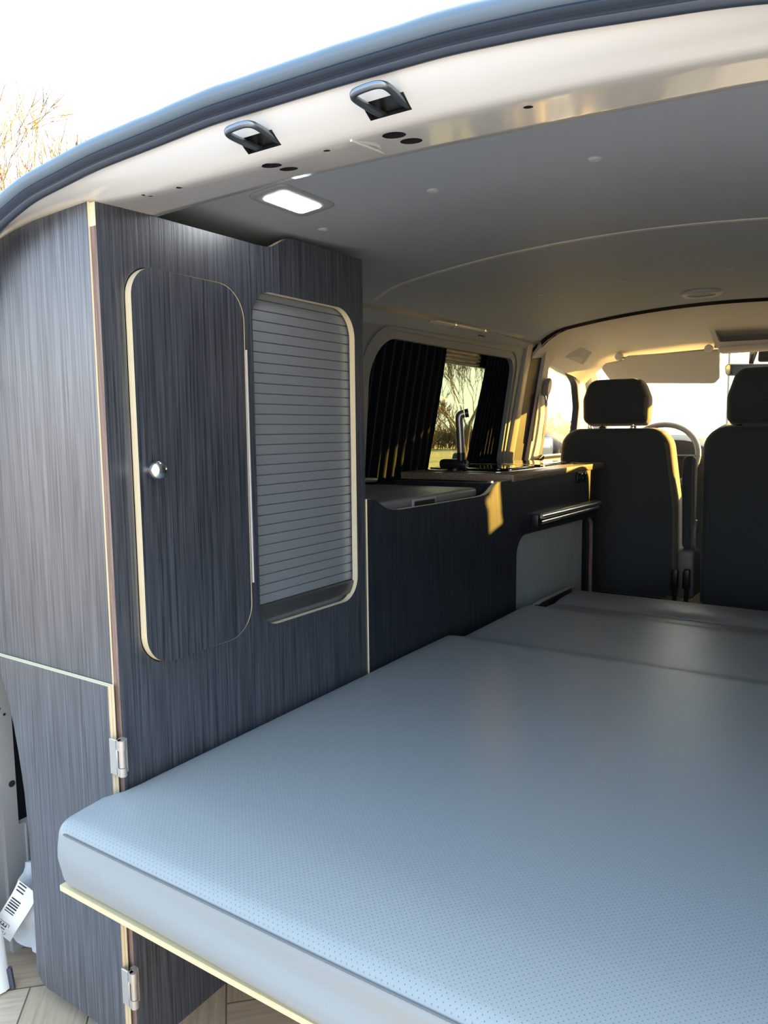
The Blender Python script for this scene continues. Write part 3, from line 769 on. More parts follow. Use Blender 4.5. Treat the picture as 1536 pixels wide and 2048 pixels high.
# door mirror outside the driver's window
e = empty('door_mirror', (-.62, 3.42, .90), 'black door mirror outside the driver window reflecting trees', 'mirror')
bm = bmesh.new(); pillow(bm, rrect(-.70, .80, -.545, .952, .03, 5), 3.42, 3.50, .02, lambda u, v, d: (u, d, v), 4); finish(bm, 'housing', BLACKP, e)
bm = bmesh.new(); pillow(bm, rrect(-.69, .81, -.555, .942, .022, 5), 3.413, 3.422, .002, lambda u, v, d: (u, d, v), 2); finish(bm, 'mirror_glass', MIRR, e)
bm = bmesh.new(); tube(bm, [(-.57, 3.46, .83), (-.47, 3.46, .80)], .02, 8); finish(bm, 'arm', BLACKP, e)

# ================================================================== CUPBOARD
TOP = [(-.017, 1.351), (.03, 1.353), (.092, 1.354), (.2, 1.355), (.301, 1.356), (.345, 1.356), (.372, 1.3575), (.389, 1.361), (.405, 1.369), (.421, 1.378), (.435, 1.385), (.448, 1.3885), (.48, 1.390), (.706, 1.392)]
SH = roundpoly([(.326, .590), (.668, .588), (.671, 1.270), (.329, 1.270)], [.055, .055, .065, .055], 12)
DH = roundpoly([(.029, .586), (.303, .586), (.306, 1.268), (.029, 1.268)], [.06, .065, .065, .055], 12)
WD = empty('wardrobe', (-.2, .35, -.107), 'tall dark wood grain cupboard with oval cornered door and grey roller shutter', 'cupboard')
outer = [(-.017, -.107)]+TOP+[(.706, -.107)]
outer = [(.706, -.107), (-.017, -.107)]+TOP
side = plate('side_panel', outer, [SH, DH], -.015, 0., lambda u, v, d: (d, u, v), [LAM, PLYX, BROWN], WD, edge=lambda c: (2 if (c.x < 0 and c.y < 1.32) else 1))
# patch the exposed ply corner at the top of the rear edge
bm = bmesh.new(); box(bm, -.0149, -.0003, -.0176, -.0165, 1.315, 1.3508); finish(bm, 'bare_ply_corner', PLYX, side, 0)
# rear panel: top follows the header
rp = [(-.44, .570), (-.0152, .570), (-.0152, 1.353), (-.073, 1.351), (-.164, 1.347), (-.21, 1.342), (-.265, 1.333), (-.32, 1.302), (-.36, 1.255), (-.40, 1.18), (-.43, 1.05)]
plate('rear_panel', rp, [], -.020, -.008, lambda u, v, d: (u, d, v), [LAM, PLYY], WD)
# cupboard door, a little ajar on its front edge
D = inset2d(DH, .0025); ang = math.radians(2.9); hy = .3045
def dput(u, v, d):
    dy = u-hy; return (d*math.cos(ang) - dy*math.sin(ang), hy+dy*math.cos(ang)+d*math.sin(ang)*0, v)
cd = plate('cabinet_door', D, [], -.015, .0, dput, [LAM, PLYX], WD)
bm = bmesh.new(); c = dput(.055, .929, 0)
lathe(bm, [(.006, 0), (.006, .010), (.014, .014), (.0165, .020), (.015, .027), (.009, .032), (.001, .033)], c, 'x', 24); finish(bm, 'knob', CHROME, cd)
bm = bmesh.new(); tube(bm, [(.001, .3075, .69), (.001, .3075, 1.15)], .0022, 8); finish(bm, 'piano_hinge', TRIMW, cd)
# frame behind the door opening
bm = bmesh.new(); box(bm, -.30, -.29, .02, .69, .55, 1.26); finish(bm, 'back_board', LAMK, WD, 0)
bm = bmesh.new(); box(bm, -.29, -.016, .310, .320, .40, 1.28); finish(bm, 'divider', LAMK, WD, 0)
# roller shutter
bm = bmesh.new(); secs = []
zs = []; z = .600; pitch = .0208
zs = [.575]
pts = []
k = 0
z = .632
while z < 1.30:
    pts += [(-.0235, z+.0004), (-.0195, z+.0012), (-.0190, z+pitch*.5), (-.0195, z+pitch-.0012), (-.0235, z+pitch-.0004)]
    z += pitch
pts = [(-.026, .575)]+pts
for y in (.318, .690): secs.append([(x, y, zz) for x, zz in pts]+[(-.030, y, zz) for x, zz in (pts[-1], pts[0])])
sweep(bm, secs, closed=True); sh = finish(bm, 'roller_shutter', SLAT, WD, 25)
bm = bmesh.new(); bbox(bm, -.030, -.010, .320, .688, .600, .632, .005, 3); finish(bm, 'end_bar', BARM, sh)
# lower rear door with curved outer edge and two hinges
ld = [(-.010, .573), (-.40, .573), (-.385, .56)]+[(-.336, .537), (-.318, .495), (-.304, .445), (-.292, .385), (-.282, .315), (-.2765, .22), (-.276, .10), (-.278, .0), (-.2795, -.030), (-.276, -.052), (-.264, -.066), (-.245, -.071), (-.010, -.071)]
lo = plate('lower_door', ld, [], -.033, -.021, lambda u, v, d: (u, d, v), [LAM, PLYY], WD)
for z0, z1 in ((.424, .486), (.006, .072)):
    bm = bmesh.new()
    bbox(bm, -.010, .010, -.0365, -.033, z0, z1, .001, 1)
    h = z1-z0
    tube(bm, [(.0165, -.031, z0), (.0165, -.031, z0+h*.24)], .0068, 12); tube(bm, [(.0165, -.031, z0+h*.25), (.0165, -.031, z0+h*.72)], .0055, 12); tube(bm, [(.0165, -.031, z0+h*.73), (.0165, -.031, z1)], .0068, 12)
    box(bm, .008, .016, -.0365, -.030, z0, z0+h*.24); box(bm, .008, .016, -.0365, -.030, z0+h*.73, z1)
    box(bm, .0005, .0125, -.026, -.0175, z0+.002, z1-.002)
    finish(bm, 'hinge', NICKEL, lo)
bm = bmesh.new(); box(bm, -.27, -.016, .06, .69, -.107, -.09); finish(bm, 'base_board', LAMK, WD, 0)
bm = bmesh.new(); box(bm, -.36, -.016, .694, .706, .84, 1.27); finish(bm, 'front_panel', LAMK, WD, 0)

# ================================================================== KITCHEN
KT = empty('kitchen_cabinet', (-.2, 1.6, -.107), 'low dark wood grain kitchen unit under the brown worktop', 'cabinet')
KX = .0035
kp = [(.7075, -.107), (.7075, .825), (.731, .824), (.745, .8205), (.758, .813), (.787, .798), (.805, .792), (.821, .789), (.857, .786), (1.041, .784), (1.325, .783), (1.36, .785), (1.38, .789), (1.397, .795), (1.434, .812), (1.455, .8185), (1.484, .820), (1.560, .8195), (1.568, .8128), (2.455, .8128), (2.475, .800), (2.488, .451), (2.49, -.107)]
sh2 = roundpoly([(1.610, .10), (1.610, .620), (2.436, .606), (2.440, .10)], [.02, .075, .05, .02], 10)
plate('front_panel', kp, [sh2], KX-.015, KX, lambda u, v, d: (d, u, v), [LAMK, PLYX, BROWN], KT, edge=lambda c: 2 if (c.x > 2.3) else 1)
bm = bmesh.new(); pts = []; y = 1.59
while y < 2.352:
    pts += [(-.019, y), (-.0165, y+.002), (-.0165, y+.010), (-.019, y+.012)]; y += .0135
secs = [[(x, yy, z) for x, yy in pts]+[(-.03, pts[-1][1], z), (-.03, pts[0][1], z)] for z in (.05, .63)]
sweep(bm, secs, closed=True); finish(bm, 'sliding_shutter', TAMB, KT, 25)
bm = bmesh.new(); box(bm, -.06, -.055, 2.3, 2.48, .0, .66); finish(bm, 'inner_panel', HOLE, KT, 0)
# aluminium handle profile
e2 = finish((lambda b: (bbox(b, KX, .012, 1.80, 2.47, .640, .679, .002, 2), tube(b, [(.027, 1.775, .674), (.027, 2.452, .668)], .0085, 12), bbox(b, .010, .026, 1.78, 2.455, .6645, .6715, .001, 1), tube(b, [(.020, 1.785, .652), (.020, 2.448, .648)], .0085, 12), b)[-1])(bmesh.new()), 'handle', ALU, KT)
bm = bmesh.new(); bbox(bm, KX, .030, 1.738, 1.776, .642, .686, .003, 2); finish(bm, 'end_cap', BLACKP, e2)
# double socket
bm = bmesh.new(); pillow(bm, rrect(2.215, .768, 2.320, .812, .008, 4), KX, KX+.006, .002, lambda u, v, d: (d, u, v), 3); so = finish(bm, 'power_socket', BLACKP, KT)
for y in (2.245, 2.290):
    bm = bmesh.new(); lathe(bm, [(.019, KX+.005), (.019, KX+.014), (.014, KX+.016), (.011, KX+.010), (.001, KX+.010)], (0, y, .790), 'x', 18); finish(bm, 'socket_cap', BLACKP, so)
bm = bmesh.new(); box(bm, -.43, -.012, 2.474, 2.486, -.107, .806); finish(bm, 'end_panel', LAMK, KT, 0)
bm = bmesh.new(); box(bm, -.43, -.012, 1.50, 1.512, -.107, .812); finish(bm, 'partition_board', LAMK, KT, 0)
# worktop
bm = bmesh.new(); bbox(bm, -.445, .008, 1.572, 2.560, .8135, .838, .0018, 2)
bm.faces.ensure_lookup_table()
wt = finish(bm, 'worktop', WOODTOP)
tag(wt, 'brown wood grain worktop on the kitchen unit under the window', 'worktop')
# sink / hob combination: steel rim, dark glass lid
SK = empty('hob_sink_unit', (-.22, 2.0, .838), 'stainless sink and hob unit with black glass lid set in worktop', 'hob')
ro = roundpoly([(-.400, 1.635), (-.050, 1.635), (-.050, 2.42), (-.400, 2.42)], [.05, .05, .08, .08], 8)
bm = bmesh.new(); pillow(bm, ro, .8382, .8425, .0016, lambda u, v, d: (u, v, d), 3); finish(bm, 'steel_rim', CHROME, SK)
for q, nm in (([(-.385, 1.665), (-.075, 1.665), (-.075, 1.98), (-.385, 1.98)], 'glass_lid'), ([(-.385, 1.995), (-.075, 1.995), (-.075, 2.395), (-.385, 2.395)], 'glass_lid')):
    bm = bmesh.new(); pillow(bm, roundpoly(q, .03, 6), .8455, .8515, .0015, lambda u, v, d: (u, v, d), 3); gl = finish(bm, nm, BLACKG, SK)
    bm = bmesh.new(); x, y = q[1]; bbox(bm, x-.016, x-.002, y+.06, y+.085, .8425, .8545, .002, 2); finish(bm, 'lid_clip', CHROME, gl)
# folding tap
TP = empty('folding_tap', (-.27, 1.645, .8425), 'black folding tap with straight grey spout standing on the worktop', 'tap')
bm = bmesh.new(); lathe(bm, [(.028, .8426), (.028, .850), (.024, .853), (.020, .858), (.001, .858)], (-.262, 1.655, 0), 'z', 20); finish(bm, 'base', BLACKP, TP)
bm = bmesh.new(); tube(bm, [(-.315, 1.648, .866), (-.302, 1.649, .866), (-.225, 1.655, .866), (-.214, 1.656, .866)], [.016, .0195, .0195, .016], 16); finish(bm, 'body', BLACKP, TP)
bm = bmesh.new(); tube(bm, smooth_path([(-.236, 1.654, .905), (-.238, 1.653, .96), (-.240, 1.652, 1.00), (-.242, 1.652, 1.030), (-.238, 1.654, 1.045), (-.226, 1.660, 1.050)], 5), .0140, 16); sp = finish(bm, 'spout', simple('satin_grey_metal', (.30, .29, .29), .3, .8), TP)
bm = bmesh.new(); tube(bm, [(-.235, 1.654, .870), (-.236, 1.654, .908)], .0150, 16); finish(bm, 'spout_socket', BLACKP, sp)
bm = bmesh.new(); tube(bm, [(-.224, 1.661, 1.050), (-.212, 1.667, 1.052)], .0155, 16); finish(bm, 'outlet', BLACKP, sp)
bm = bmesh.new(); tube(bm, [(-.218, 1.650, .862), (-.205, 1.645, .875)], [.010, .006], 10); finish(bm, 'lever', CHROME, TP)
# cool box in the recess behind the dipped panel edge
CB = empty('cool_box', (-.22, 1.05, -.107), 'grey plastic cool box lid showing over the dipped edge of the kitchen panel', 'cool box')
bm = bmesh.new(); bbox(bm, -.40, -.03, .75, 1.33, .05, .775, .02, 3); finish(bm, 'body', GREYP, CB)
bm = bmesh.new()
def lidf(p):
    x, y, z = p
    if z > .80: z += .016*max(0, min(1, (-x-.06)/.08))*max(0, min(1, (1.30-y)/.16))
    return (x, y, z)
rbox(bm, -.41, -.020, .735, 1.352, .776, .8085, .010, (14, 16, 2), lidf); lid = finish(bm, 'lid', GREYP, CB)
bm = bmesh.new(); pillow(bm, rrect(.955, .782, 1.085, .803, .004, 3), -.021, -.0165, .0015, lambda u, v, d: (d, u, v), 2); lt = finish(bm, 'latch', LGREYP, lid)
bm = bmesh.new(); pillow(bm, rrect(.963, .783, 1.077, .797, .003, 3), -.018, -.0155, .001, lambda u, v, d: (d, u, v), 2); finish(bm, 'grip', BLACKP, lt)
bm = bmesh.new(); tube(bm, [(-.40, .80, .828), (-.36, .95, .836), (-.34, 1.15, .836), (-.36, 1.28, .828)], .008, 8); finish(bm, 'carry_handle', GREYP, CB)

# ================================================================== BED
MT = empty('mattress', (.6, .75, .28), 'wide grey perforated vinyl mattress filling the rear of the van', 'mattress')
def mf(p):
    x, y, z = p
    # left outline: free corner behind the cupboard, against the panel, then stepped in
    e = -.020 if y < -.06 else (.006 if y > -.02 else -.020+.026*(y+.06)/.04)
    s = min(1, max(0, (y-1.075)/.06)); s = s*s*(3-2*s); e += .026*s
    k = max(0, 1-(x+.02)/.25); x = x+(e+.02)*k
    t = max(0, (z-.30)/.085)
    if t > 0:
        cx = min(1, max(0, (x+.04)/.10)); cy = min(1, max(0, (y+.14)/.16)); cf = min(1, max(0, (1.66-y)/.08))
        z += t*.020*math.sin(cy*PI/2)*(.5+.5*cx)*(.35+.65*cf) - t*.016*s
        z += t*.002*noise.noise((x*3, y*3, 1))
    if y < -.11:                      # slack of the cover on the rear side
        y += .004*math.sin(z*70+x*5)*max(0, min(1, (.37-z)/.03)); x += .004*math.sin(z*60)*max(0, 1-(x+.05)/.06)
    return (x, y, z)
bm = bmesh.new(); rbox(bm, -.020, 1.26, -.142, 1.655, .273, .385, .026, (40, 60, 4), mf); finish(bm, 'cover', VINYL, MT, 60)
bm = bmesh.new(); tube(bm, [mf((x, -.1405, .3725)) for x in [(.012+1.23*k/60) for k in range(61)]], .0016, 6); finish(bm, 'seam', SEAM, MT)
bb = plate('bed_board', [(-.0215, -.132), (-.0215, -.045), (.006, -.045), (.006, 1.64), (1.26, 1.64), (1.26, -.132)], [], .2635, .2725, lambda u, v, d: (u, v, d), [PLYZ], None)
tag(bb, 'thin plywood board edge under the wide grey mattress', 'board')
bm = bmesh.new(); box(bm, .55, 1.22,   .75, 1.62, -.107, .263); finish(bm, 'support_box', LAMK, bb, 0)
# front cushion with board
FC = empty('bench_cushion', (.6, 1.85, .25), 'darker smooth grey cushion between the wide mattress and the front seats', 'cushion')
def ff(p):
    x, y, z = p
    t = max(0, (z-.30)/.07); r = -.012*math.exp(-((y-1.80)/.03)**2)+.010*max(0, math.sin((y-1.80)/.24*PI))*(y > 1.80)
    z += t*r*min(1, (x-.05)/.05 if x > .05 else 0)
    y += .02*max(0, (.2-x))*(1 if y > 1.9 else 0)
    return (x, y, z)
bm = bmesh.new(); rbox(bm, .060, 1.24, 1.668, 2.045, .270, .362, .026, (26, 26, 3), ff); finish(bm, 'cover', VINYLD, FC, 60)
bm = bmesh.new(); tube(bm, [(.09+1.1*k/20, 1.80, .352) for k in range(21)], .0016, 6); finish(bm, 'seam', SEAM, FC)
bo = plate('bench_board', roundpoly([(.024, 1.66), (.034, 1.72), (.044, 2.062), (1.24, 2.04), (1.24, 1.66)], [.0, .03, .01, 0, 0], 5), [], .258, .269, lambda u, v, d: (u, v, d), [PLYZ], None)
tag(bo, 'plywood base board under the darker front cushion', 'board')
bm = bmesh.new(); ribbon(bm, smooth_path([(.028, 1.668, .345), (.030, 1.72, .360), (.034, 1.80, .366), (.043, 2.065, .366)], 5), (1, 0, 0), .014, .006)
sr = finish(bm, 'side_rail', simple('pale_rail', (.80, .76, .66), .5), bo)
bm = bmesh.new(); box(bm, .030, .045, 1.67, 2.06, .269, .361); finish(bm, 'side_board', LAMK, bo, 0)
bm = bmesh.new(); box(bm, .10, 1.22, 1.70, 2.02, -.107, .258); finish(bm, 'support_box', LAMK, bo, 0)

# ================================================================== SEATS
def backrest(xc, hw, z0, z1, rad, yb, lean, depth):
    """rear surface at y = yb (bottom) leaning back by lean at the top"""
    out = roundpoly([(xc-hw*1.0, z0), (xc+hw*1.0, z0), (xc+hw*1.0, z0+.45), (xc+hw*.86, z1), (xc-hw*.86, z1), (xc-hw*1.0, z0+.45)], [.05, .05, .3, rad, rad, .3], 9)
    def put(u, v, d): 
        t = (v-z0)/(z1-z0); return (u, yb - lean*t + d, v)
    return out, put
def headrest(xc, hw, z0, z1, y0, d, drop=0.):
    out = roundpoly([(xc-hw, z0), (xc, z0), (xc+hw*.96, z0-drop), (xc+hw, z0+.11), (xc+hw*.78, z1), (xc-hw*.78, z1), (xc-hw, z0+.11)], [.03, .0, .03 if not drop else .012, .07, .06, .06, .07], 7)
    return out, lambda u, v, dd: (u, y0-(v-z0)*.10+dd, v-.22*dd*max(0, 1-(v-z0)/.08))
# driver
DS = empty('driver_seat', (0, 2.95, -.107), 'dark grey driver seat with headrest, nearest the kitchen unit', 'seat')
out, put = backrest(-.012, .292, .18, .990, .10, 2.83, .09, .16)
bm = bmesh.new(); pillow(bm, out, 0, .155, .045, put, 6, .012)
bm.normal_update()
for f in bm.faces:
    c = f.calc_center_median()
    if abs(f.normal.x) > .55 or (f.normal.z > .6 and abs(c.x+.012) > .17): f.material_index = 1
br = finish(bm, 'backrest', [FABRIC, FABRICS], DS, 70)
out, put = headrest(-.005, .155, 1.018, 1.218, 2.745, .10)
bm = bmesh.new(); pillow(bm, out, 0, .115, .035, put, 6, .010)
bm.normal_update()
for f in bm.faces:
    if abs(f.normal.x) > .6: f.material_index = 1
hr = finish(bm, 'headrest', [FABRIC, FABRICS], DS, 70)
for x in (-.075, .07):
    bm = bmesh.new(); tube(bm, [(x, 2.80, .97), (x, 2.80, 1.03)], .007, 10); lathe(bm, [(.018, .985), (.018, .996), (.010, 1.0)], (x, 2.80, 0), 'z', 12); finish(bm, 'headrest_post', CHROME if x > 0 else BLACKP, hr)
bm = bmesh.new(); rbox(bm, -.27, .25, 2.92, 3.40, .18, .36, .05, (6, 6, 3)); finish(bm, 'seat_cushion', FABRIC, DS, 70)
bm = bmesh.new(); box(bm, -.22, .20, 2.88, 3.3, -.107, .18); finish(bm, 'seat_base', BLACKP, DS, 0)
bm = bmesh.new(); pillow(bm, roundpoly([(2.80, .44), (2.86, .42), (2.86, .80), (2.83, .865), (2.775, .865), (2.755, .80)], [.02, .02, .03, .03, .03, .03], 6), .297, .351, .025, lambda u, v, d: (d, u, v), 5)
bm.normal_update()
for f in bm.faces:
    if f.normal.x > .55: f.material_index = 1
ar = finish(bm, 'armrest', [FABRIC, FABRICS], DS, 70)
bm = bmesh.new(); pillow(bm, ellipse(2.83, .50, .03, .07, 20), .345, .362, .006, lambda u, v, d: (d, u, v), 4); finish(bm, 'armrest_pivot', GREYP, ar)
bm = bmesh.new(); pillow(bm, roundpoly([(2.80, .20), (3.05, .20), (3.05, .36), (2.90, .44), (2.79, .43)], .02, 5), .285, .356, .014, lambda u, v, d: (d, u, v), 4); finish(bm, 'side_cover', GREYP, DS)
for x, y, z, m, lab in ((.285, 2.760, .300, CHROME, 'shiny edged black belt buckle right of the driver backrest, nearer the driver'), (.335, 2.762, .305, BLACKP, 'plain black belt buckle right of the driver backrest, nearer the passenger')):
    e = empty('belt_buckle', (x, y, z), lab, 'belt buckle', 'belt buckles between the front seats')
    bm = bmesh.new(); bbox(bm, x-.014, x+.014, y-.012, y+.012, z-.045, z+.045, .006, 3); finish(bm, 'housing', BLACKP, e)
    bm = bmesh.new(); tube(bm, [(x-.013, y-.013, z-.045), (x-.013, y-.013, z+.03), (x-.006, y-.013, z+.045), (x+.010, y-.013, z+.045)], .003, 8); finish(bm, 'edge_trim', m, e)
    bm = bmesh.new(); tube(bm, [(x, y, z-.04), (x, y-.004, z-.17)], .010, 8); finish(bm, 'stalk', BLACKP, e)
# passenger bench
PS = empty('passenger_bench', (.78, 2.95, -.107), 'dark grey passenger bench seat at the right edge, taller headrest', 'seat')
def pput(u, v, d): 
    t = (v-.18)/.81; return (u-.04*d*max(0, 1-(u-.375)/.2), 2.83-.09*t+d, v+.10*d*t)
out = roundpoly([(.375, .16), (1.265, .16), (1.265, .99), (.385, .99)], [.04, .02, .02, .10], 9)
bm = bmesh.new(); pillow(bm, out, 0, .24, .04, pput, 6, .006); finish(bm, 'backrest', FABRIC, PS, 70)
for xc, hw_, hz0 in ((.648, .173, 1.012), (1.075, .165, .975)):
    out, put = headrest(xc, hw_, hz0, hz0+.228, 2.745, .10, .018 if xc < .8 else 0.)
    bm = bmesh.new(); pillow(bm, out, 0, .115, .035, put, 6, .010); hr = finish(bm, 'headrest', FABRIC, PS, 70)
    for x in (xc-.125, xc+.125):
        bm = bmesh.new(); tube(bm, [(x, 2.80, .97), (x, 2.80, 1.03)], .007, 10); lathe(bm, [(.018, .985), (.018, .996), (.010, 1.0)], (x, 2.80, 0), 'z', 12); finish(bm, 'headrest_post', BLACKP, hr)
bm = bmesh.new(); rbox(bm, .39, 1.18, 2.92, 3.38, .18, .36, .05, (8, 6, 3)); finish(bm, 'seat_cushion', FABRIC, PS, 70)
bm = bmesh.new(); box(bm, .42, 1.16, 2.90, 3.3, -.107, .18); finish(bm, 'seat_base', BLACKP, PS, 0)

# ================================================================== CEILING LAMP, VENT RING
lx, ly, la = .121, .316, 0.
def lput(dz):
    def f(u, v, d):
        return (lx+u, ly+v, ceil(lx+u, ly+v)+.003-d-dz)
    return f
CL = empty('ceiling_lamp', (lx, ly, 1.41), 'lit rectangular white lamp recessed in the grey roof lining', 'lamp')
bm = bmesh.new(); pillow(bm, rrect(-.044, -.078, .044, .078, .016, 6), 0, .0075, .004, lput(0), 4); finish(bm, 'frame', LFRAME, CL)
bm = bmesh.new(); pillow(bm, rrect(-.027, -.055, .027, .055, .010, 6), 0, .0095, .002, lput(0), 3); finish(bm, 'diffuser', LAMP, CL)
vx, vy = .438, 2.345
LG2 = simple('pale_grey_ring', (.55, .56, .56), .4)
VR = empty('roof_vent', (vx, vy, 1.49), 'small round pale rimmed fitting in the grey roof lining near the cab', 'vent')
z = ceil(vx, vy)
bm = bmesh.new(); lathe(bm, [(.072, z+.003), (.072, z-.008), (.066, z-.014), (.052, z-.012), (.050, z+.002)], (vx, vy, 0), 'z', 32); finish(bm, 'rim', LG2, VR)
bm = bmesh.new(); lathe(bm, [(.0515, z+.001), (.0515, z-.0085), (.04, z-.0082), (.001, z-.0082)], (vx, vy, 0), 'z', 28); finish(bm, 'disc', GREYP, VR)

# ================================================================== PLASTIC BAG behind the lower door
BG = empty('plastic_bag', (-.39, .02, -.05), 'clear plastic bag with barcode label wedged behind the lower cupboard door', 'bag')
bm = bmesh.new(); secs = []
# crumpled film
A, B, Cc, Dd = Vector((-.452, -.008, -.040)), Vector((-.355, .0, .135)), Vector((-.300, .03, .135)), Vector((-.315, .02, -.062))
for j in range(13):
    t = j/12; row = []
    for i in range(13):
        u = i/12
        p = (A*(1-t)+B*t)*(1-u)+(Dd*(1-t)+Cc*t)*u
        n_ = noise.noise((u*3.2, t*4, 2.))*.016+noise.noise((u*8, t*9, 5.))*.006
        row.append((p.x, p.y+n_, p.z-.012*math.sin(u*PI)*(1-t)))
    secs.append(row)
back = [[(x+.004, y+.012, z) for x, y, z in r] for r in secs]
R1 = sweep(bm, secs); R2 = sweep(bm, back)
for k in range(12):
    bm.faces.new((R1[0][k], R1[0][k+1], R2[0][k+1], R2[0][k])); bm.faces.new((R1[-1][k], R1[-1][k+1], R2[-1][k+1], R2[-1][k]))
    bm.faces.new((R1[k][0], R1[k+1][0], R2[k+1][0], R2[k][0])); bm.faces.new((R1[k][-1], R1[k+1][-1], R2[k+1][-1], R2[k][-1]))
finish(bm, 'film', BAGP, BG, 60)
# label strip along the folded upper edge, with bars
o0 = Vector((-.446, -.026, -.023)); ax = (Vector((-.338, -.020, .118))-o0); Lb = ax.length; ax.normalize()
side_ = Vector((.80, .35, -.45)); side_ = (side_-ax*side_.dot(ax)).normalized(); nn = ax.cross(side_)
if nn.y > 0: nn = -nn
def lab(u, v, d): return o0+ax*u+side_*v+nn*(d+.004*math.sin(u*40))
def lab_grid(u0, u1, v0, v1, d, n, m, nm, par):
    bm = bmesh.new()
    f = [[bm.verts.new(lab(u0+(u1-u0)*i/n, v0+(v1-v0)*j, d)) for j in (0, 1)] for i in range(n+1)]
    b = [[bm.verts.new(lab(u0+(u1-u0)*i/n, v0+(v1-v0)*j, d-.0006)) for j in (0, 1)] for i in range(n+1)]
    for i in range(n):
        bm.faces.new((f[i][0], f[i+1][0], f[i+1][1], f[i][1])); bm.faces.new((b[i][0], b[i][1], b[i+1][1], b[i+1][0]))
        for j in (0, 1): bm.faces.new((f[i][j], f[i+1][j], b[i+1][j], b[i][j]))
    for i in (0, n): bm.faces.new((f[i][0], f[i][1], b[i][1], b[i][0]))
    return finish(bm, nm, m, par, 60)
lb = lab_grid(0, Lb, 0, .048, .004, 24, PAPER, 'label_strip', BG)
bm = bmesh.new()
u = .075
random.seed(3)
while u < .118:
    w_ = random.choice((.0024, .0032, .0040)); 
    v = [bm.verts.new(lab(a, b, .0047)) for a, b in ((u, .004), (u+w_, .004), (u+w_, .026), (u, .026))]; bm.faces.new(v)
    u += w_+random.choice((.0034, .0044))
for u0 in (.142, .156, .170): bm.faces.new([bm.verts.new(lab(a, b, .0047)) for a, b in ((u0, .004), (u0+.005, .004), (u0+.005, .022), (u0, .022))])
finish(bm, 'barcode', INK, lb, 0)
# the printed letters ITE near the lower end
bm = bmesh.new()
def stroke(u0, u1, v0, v1): bm.faces.new([bm.verts.new(lab(a, b, .0048)) for a, b in ((u0, v0), (u1, v0), (u1, v1), (u0, v1))])
s_ = .0022
stroke(.016, .016+s_, .010, .026)                                        # I
stroke(.022, .033, .010, .010+s_); stroke(.0265, .0265+s_, .010, .026)   # T
stroke(.036, .036+s_, .010, .026)                                        # E
for v0 in (.010, .017, .0238): stroke(.036, .045, v0, v0+s_)
for a in ((.010, .049, .005, .006), (.010, .049, .030, .031), (.010, .011, .005, .031), (.048, .049, .005, .031)): stroke(*a)
finish(bm, 'printed_letters', INK, lb, 0)

# ================================================================== OUTSIDE
GZ = -.76
bm = bmesh.new(); box(bm, -90, 60, -60, 140, GZ-.05, GZ)
tag(finish(bm, 'ground', GROUND, smooth=0), 'pale paved yard outside the van', 'ground', kind='structure')
bm = bmesh.new()
for x0, x1, y0, y1 in ((-85, -7, 6, 130),): box(bm, x0, x1, y0, y1, GZ, GZ+.03)
tag(finish(bm, 'field', GRASS, smooth=0), 'dry yellow winter grass field outside', 'field', kind='structure')

def tree(name, base, h, seed, lab, spread=.55, depth=6, trunk_r=.16, group=None, lean=(0, 0), first=.28, twig_min=.006):
    rnd = random.Random(seed)
    bt, bb_ = bmesh.new(), bmesh.new()
    def grow(p, d, ln, r, lev):
        n = 3; pts = [p]; q = p.copy(); dd = d.copy()
        for k in range(n):
            dd = (dd+Vector((rnd.uniform(-.16, .16), rnd.uniform(-.16, .16), rnd.uniform(-.02, .12)))).normalized(); q = q+dd*(ln/n); pts.append(q.copy())
        r1 = r*.62
        tube(bt if lev < 2 else bb_, pts, [r+(r1-r)*k/n for k in range(n+1)], 6 if lev < 2 else (4 if lev < 4 else 3), cap=False)
        if lev >= depth: return
        nb = 2 if lev == 0 else (3 if rnd.random() < .78 else 2)
        nb += 1 if lev in (0, 1) else 0
        for b in range(nb):
            ang = rnd.uniform(.22, spread); az = rnd.uniform(0, 2*PI)
            a = dd.cross(Vector((0, 0, 1)) if abs(dd.z) < .95 else Vector((1, 0, 0))).normalized(); c = dd.cross(a)
            nd = (dd*math.cos(ang)+(a*math.cos(az)+c*math.sin(az))*math.sin(ang)).normalized(); nd = (nd+Vector((0, 0, .10))).normalized()
            st = pts[-1] if b < 2 else pts[-2]
            grow(st, nd, ln*rnd.uniform(.66, .86), max(r1*rnd.uniform(.62, .85), twig_min), lev+1)
    grow(Vector((0, 0, 0)), Vector((lean[0], lean[1], 1)).normalized(), h*first, trunk_r, 0)
    M = Matrix.Translation(base)
    for b in (bt, bb_): xform(b.verts, M)
    e = empty(name, base, lab, 'tree', group)
    finish(bt, 'trunk', SKIN, e, 60); finish(bb_, 'branches', TWIG, e, 60)
    return e
def along(px_az, dist):                      # azimuth left of straight ahead, from the viewing point
    a = math.radians(px_az); return (1.04-math.sin(a)*dist, -.777+math.cos(a)*dist, GZ)
tree('bare_tree', along(60.2, 11), 7.2, 11, 'bare sunlit tree behind the roof edge at the upper left', .50, 7, .13, 'bare winter trees around the van', first=.25, twig_min=.005)
tree('bare_tree', along(27.4, 17), 5.6, 8, 'bare tree framed in the gap between the black curtains', .58, 7, .10, 'bare winter trees around the van', first=.20, twig_min=.0055)
tree('bare_tree', along(30.5, 30), 5.0, 5, 'bare tree further off beside the one in the curtain gap', .7, 6, .12, 'bare winter trees around the van', first=.2, twig_min=.012)
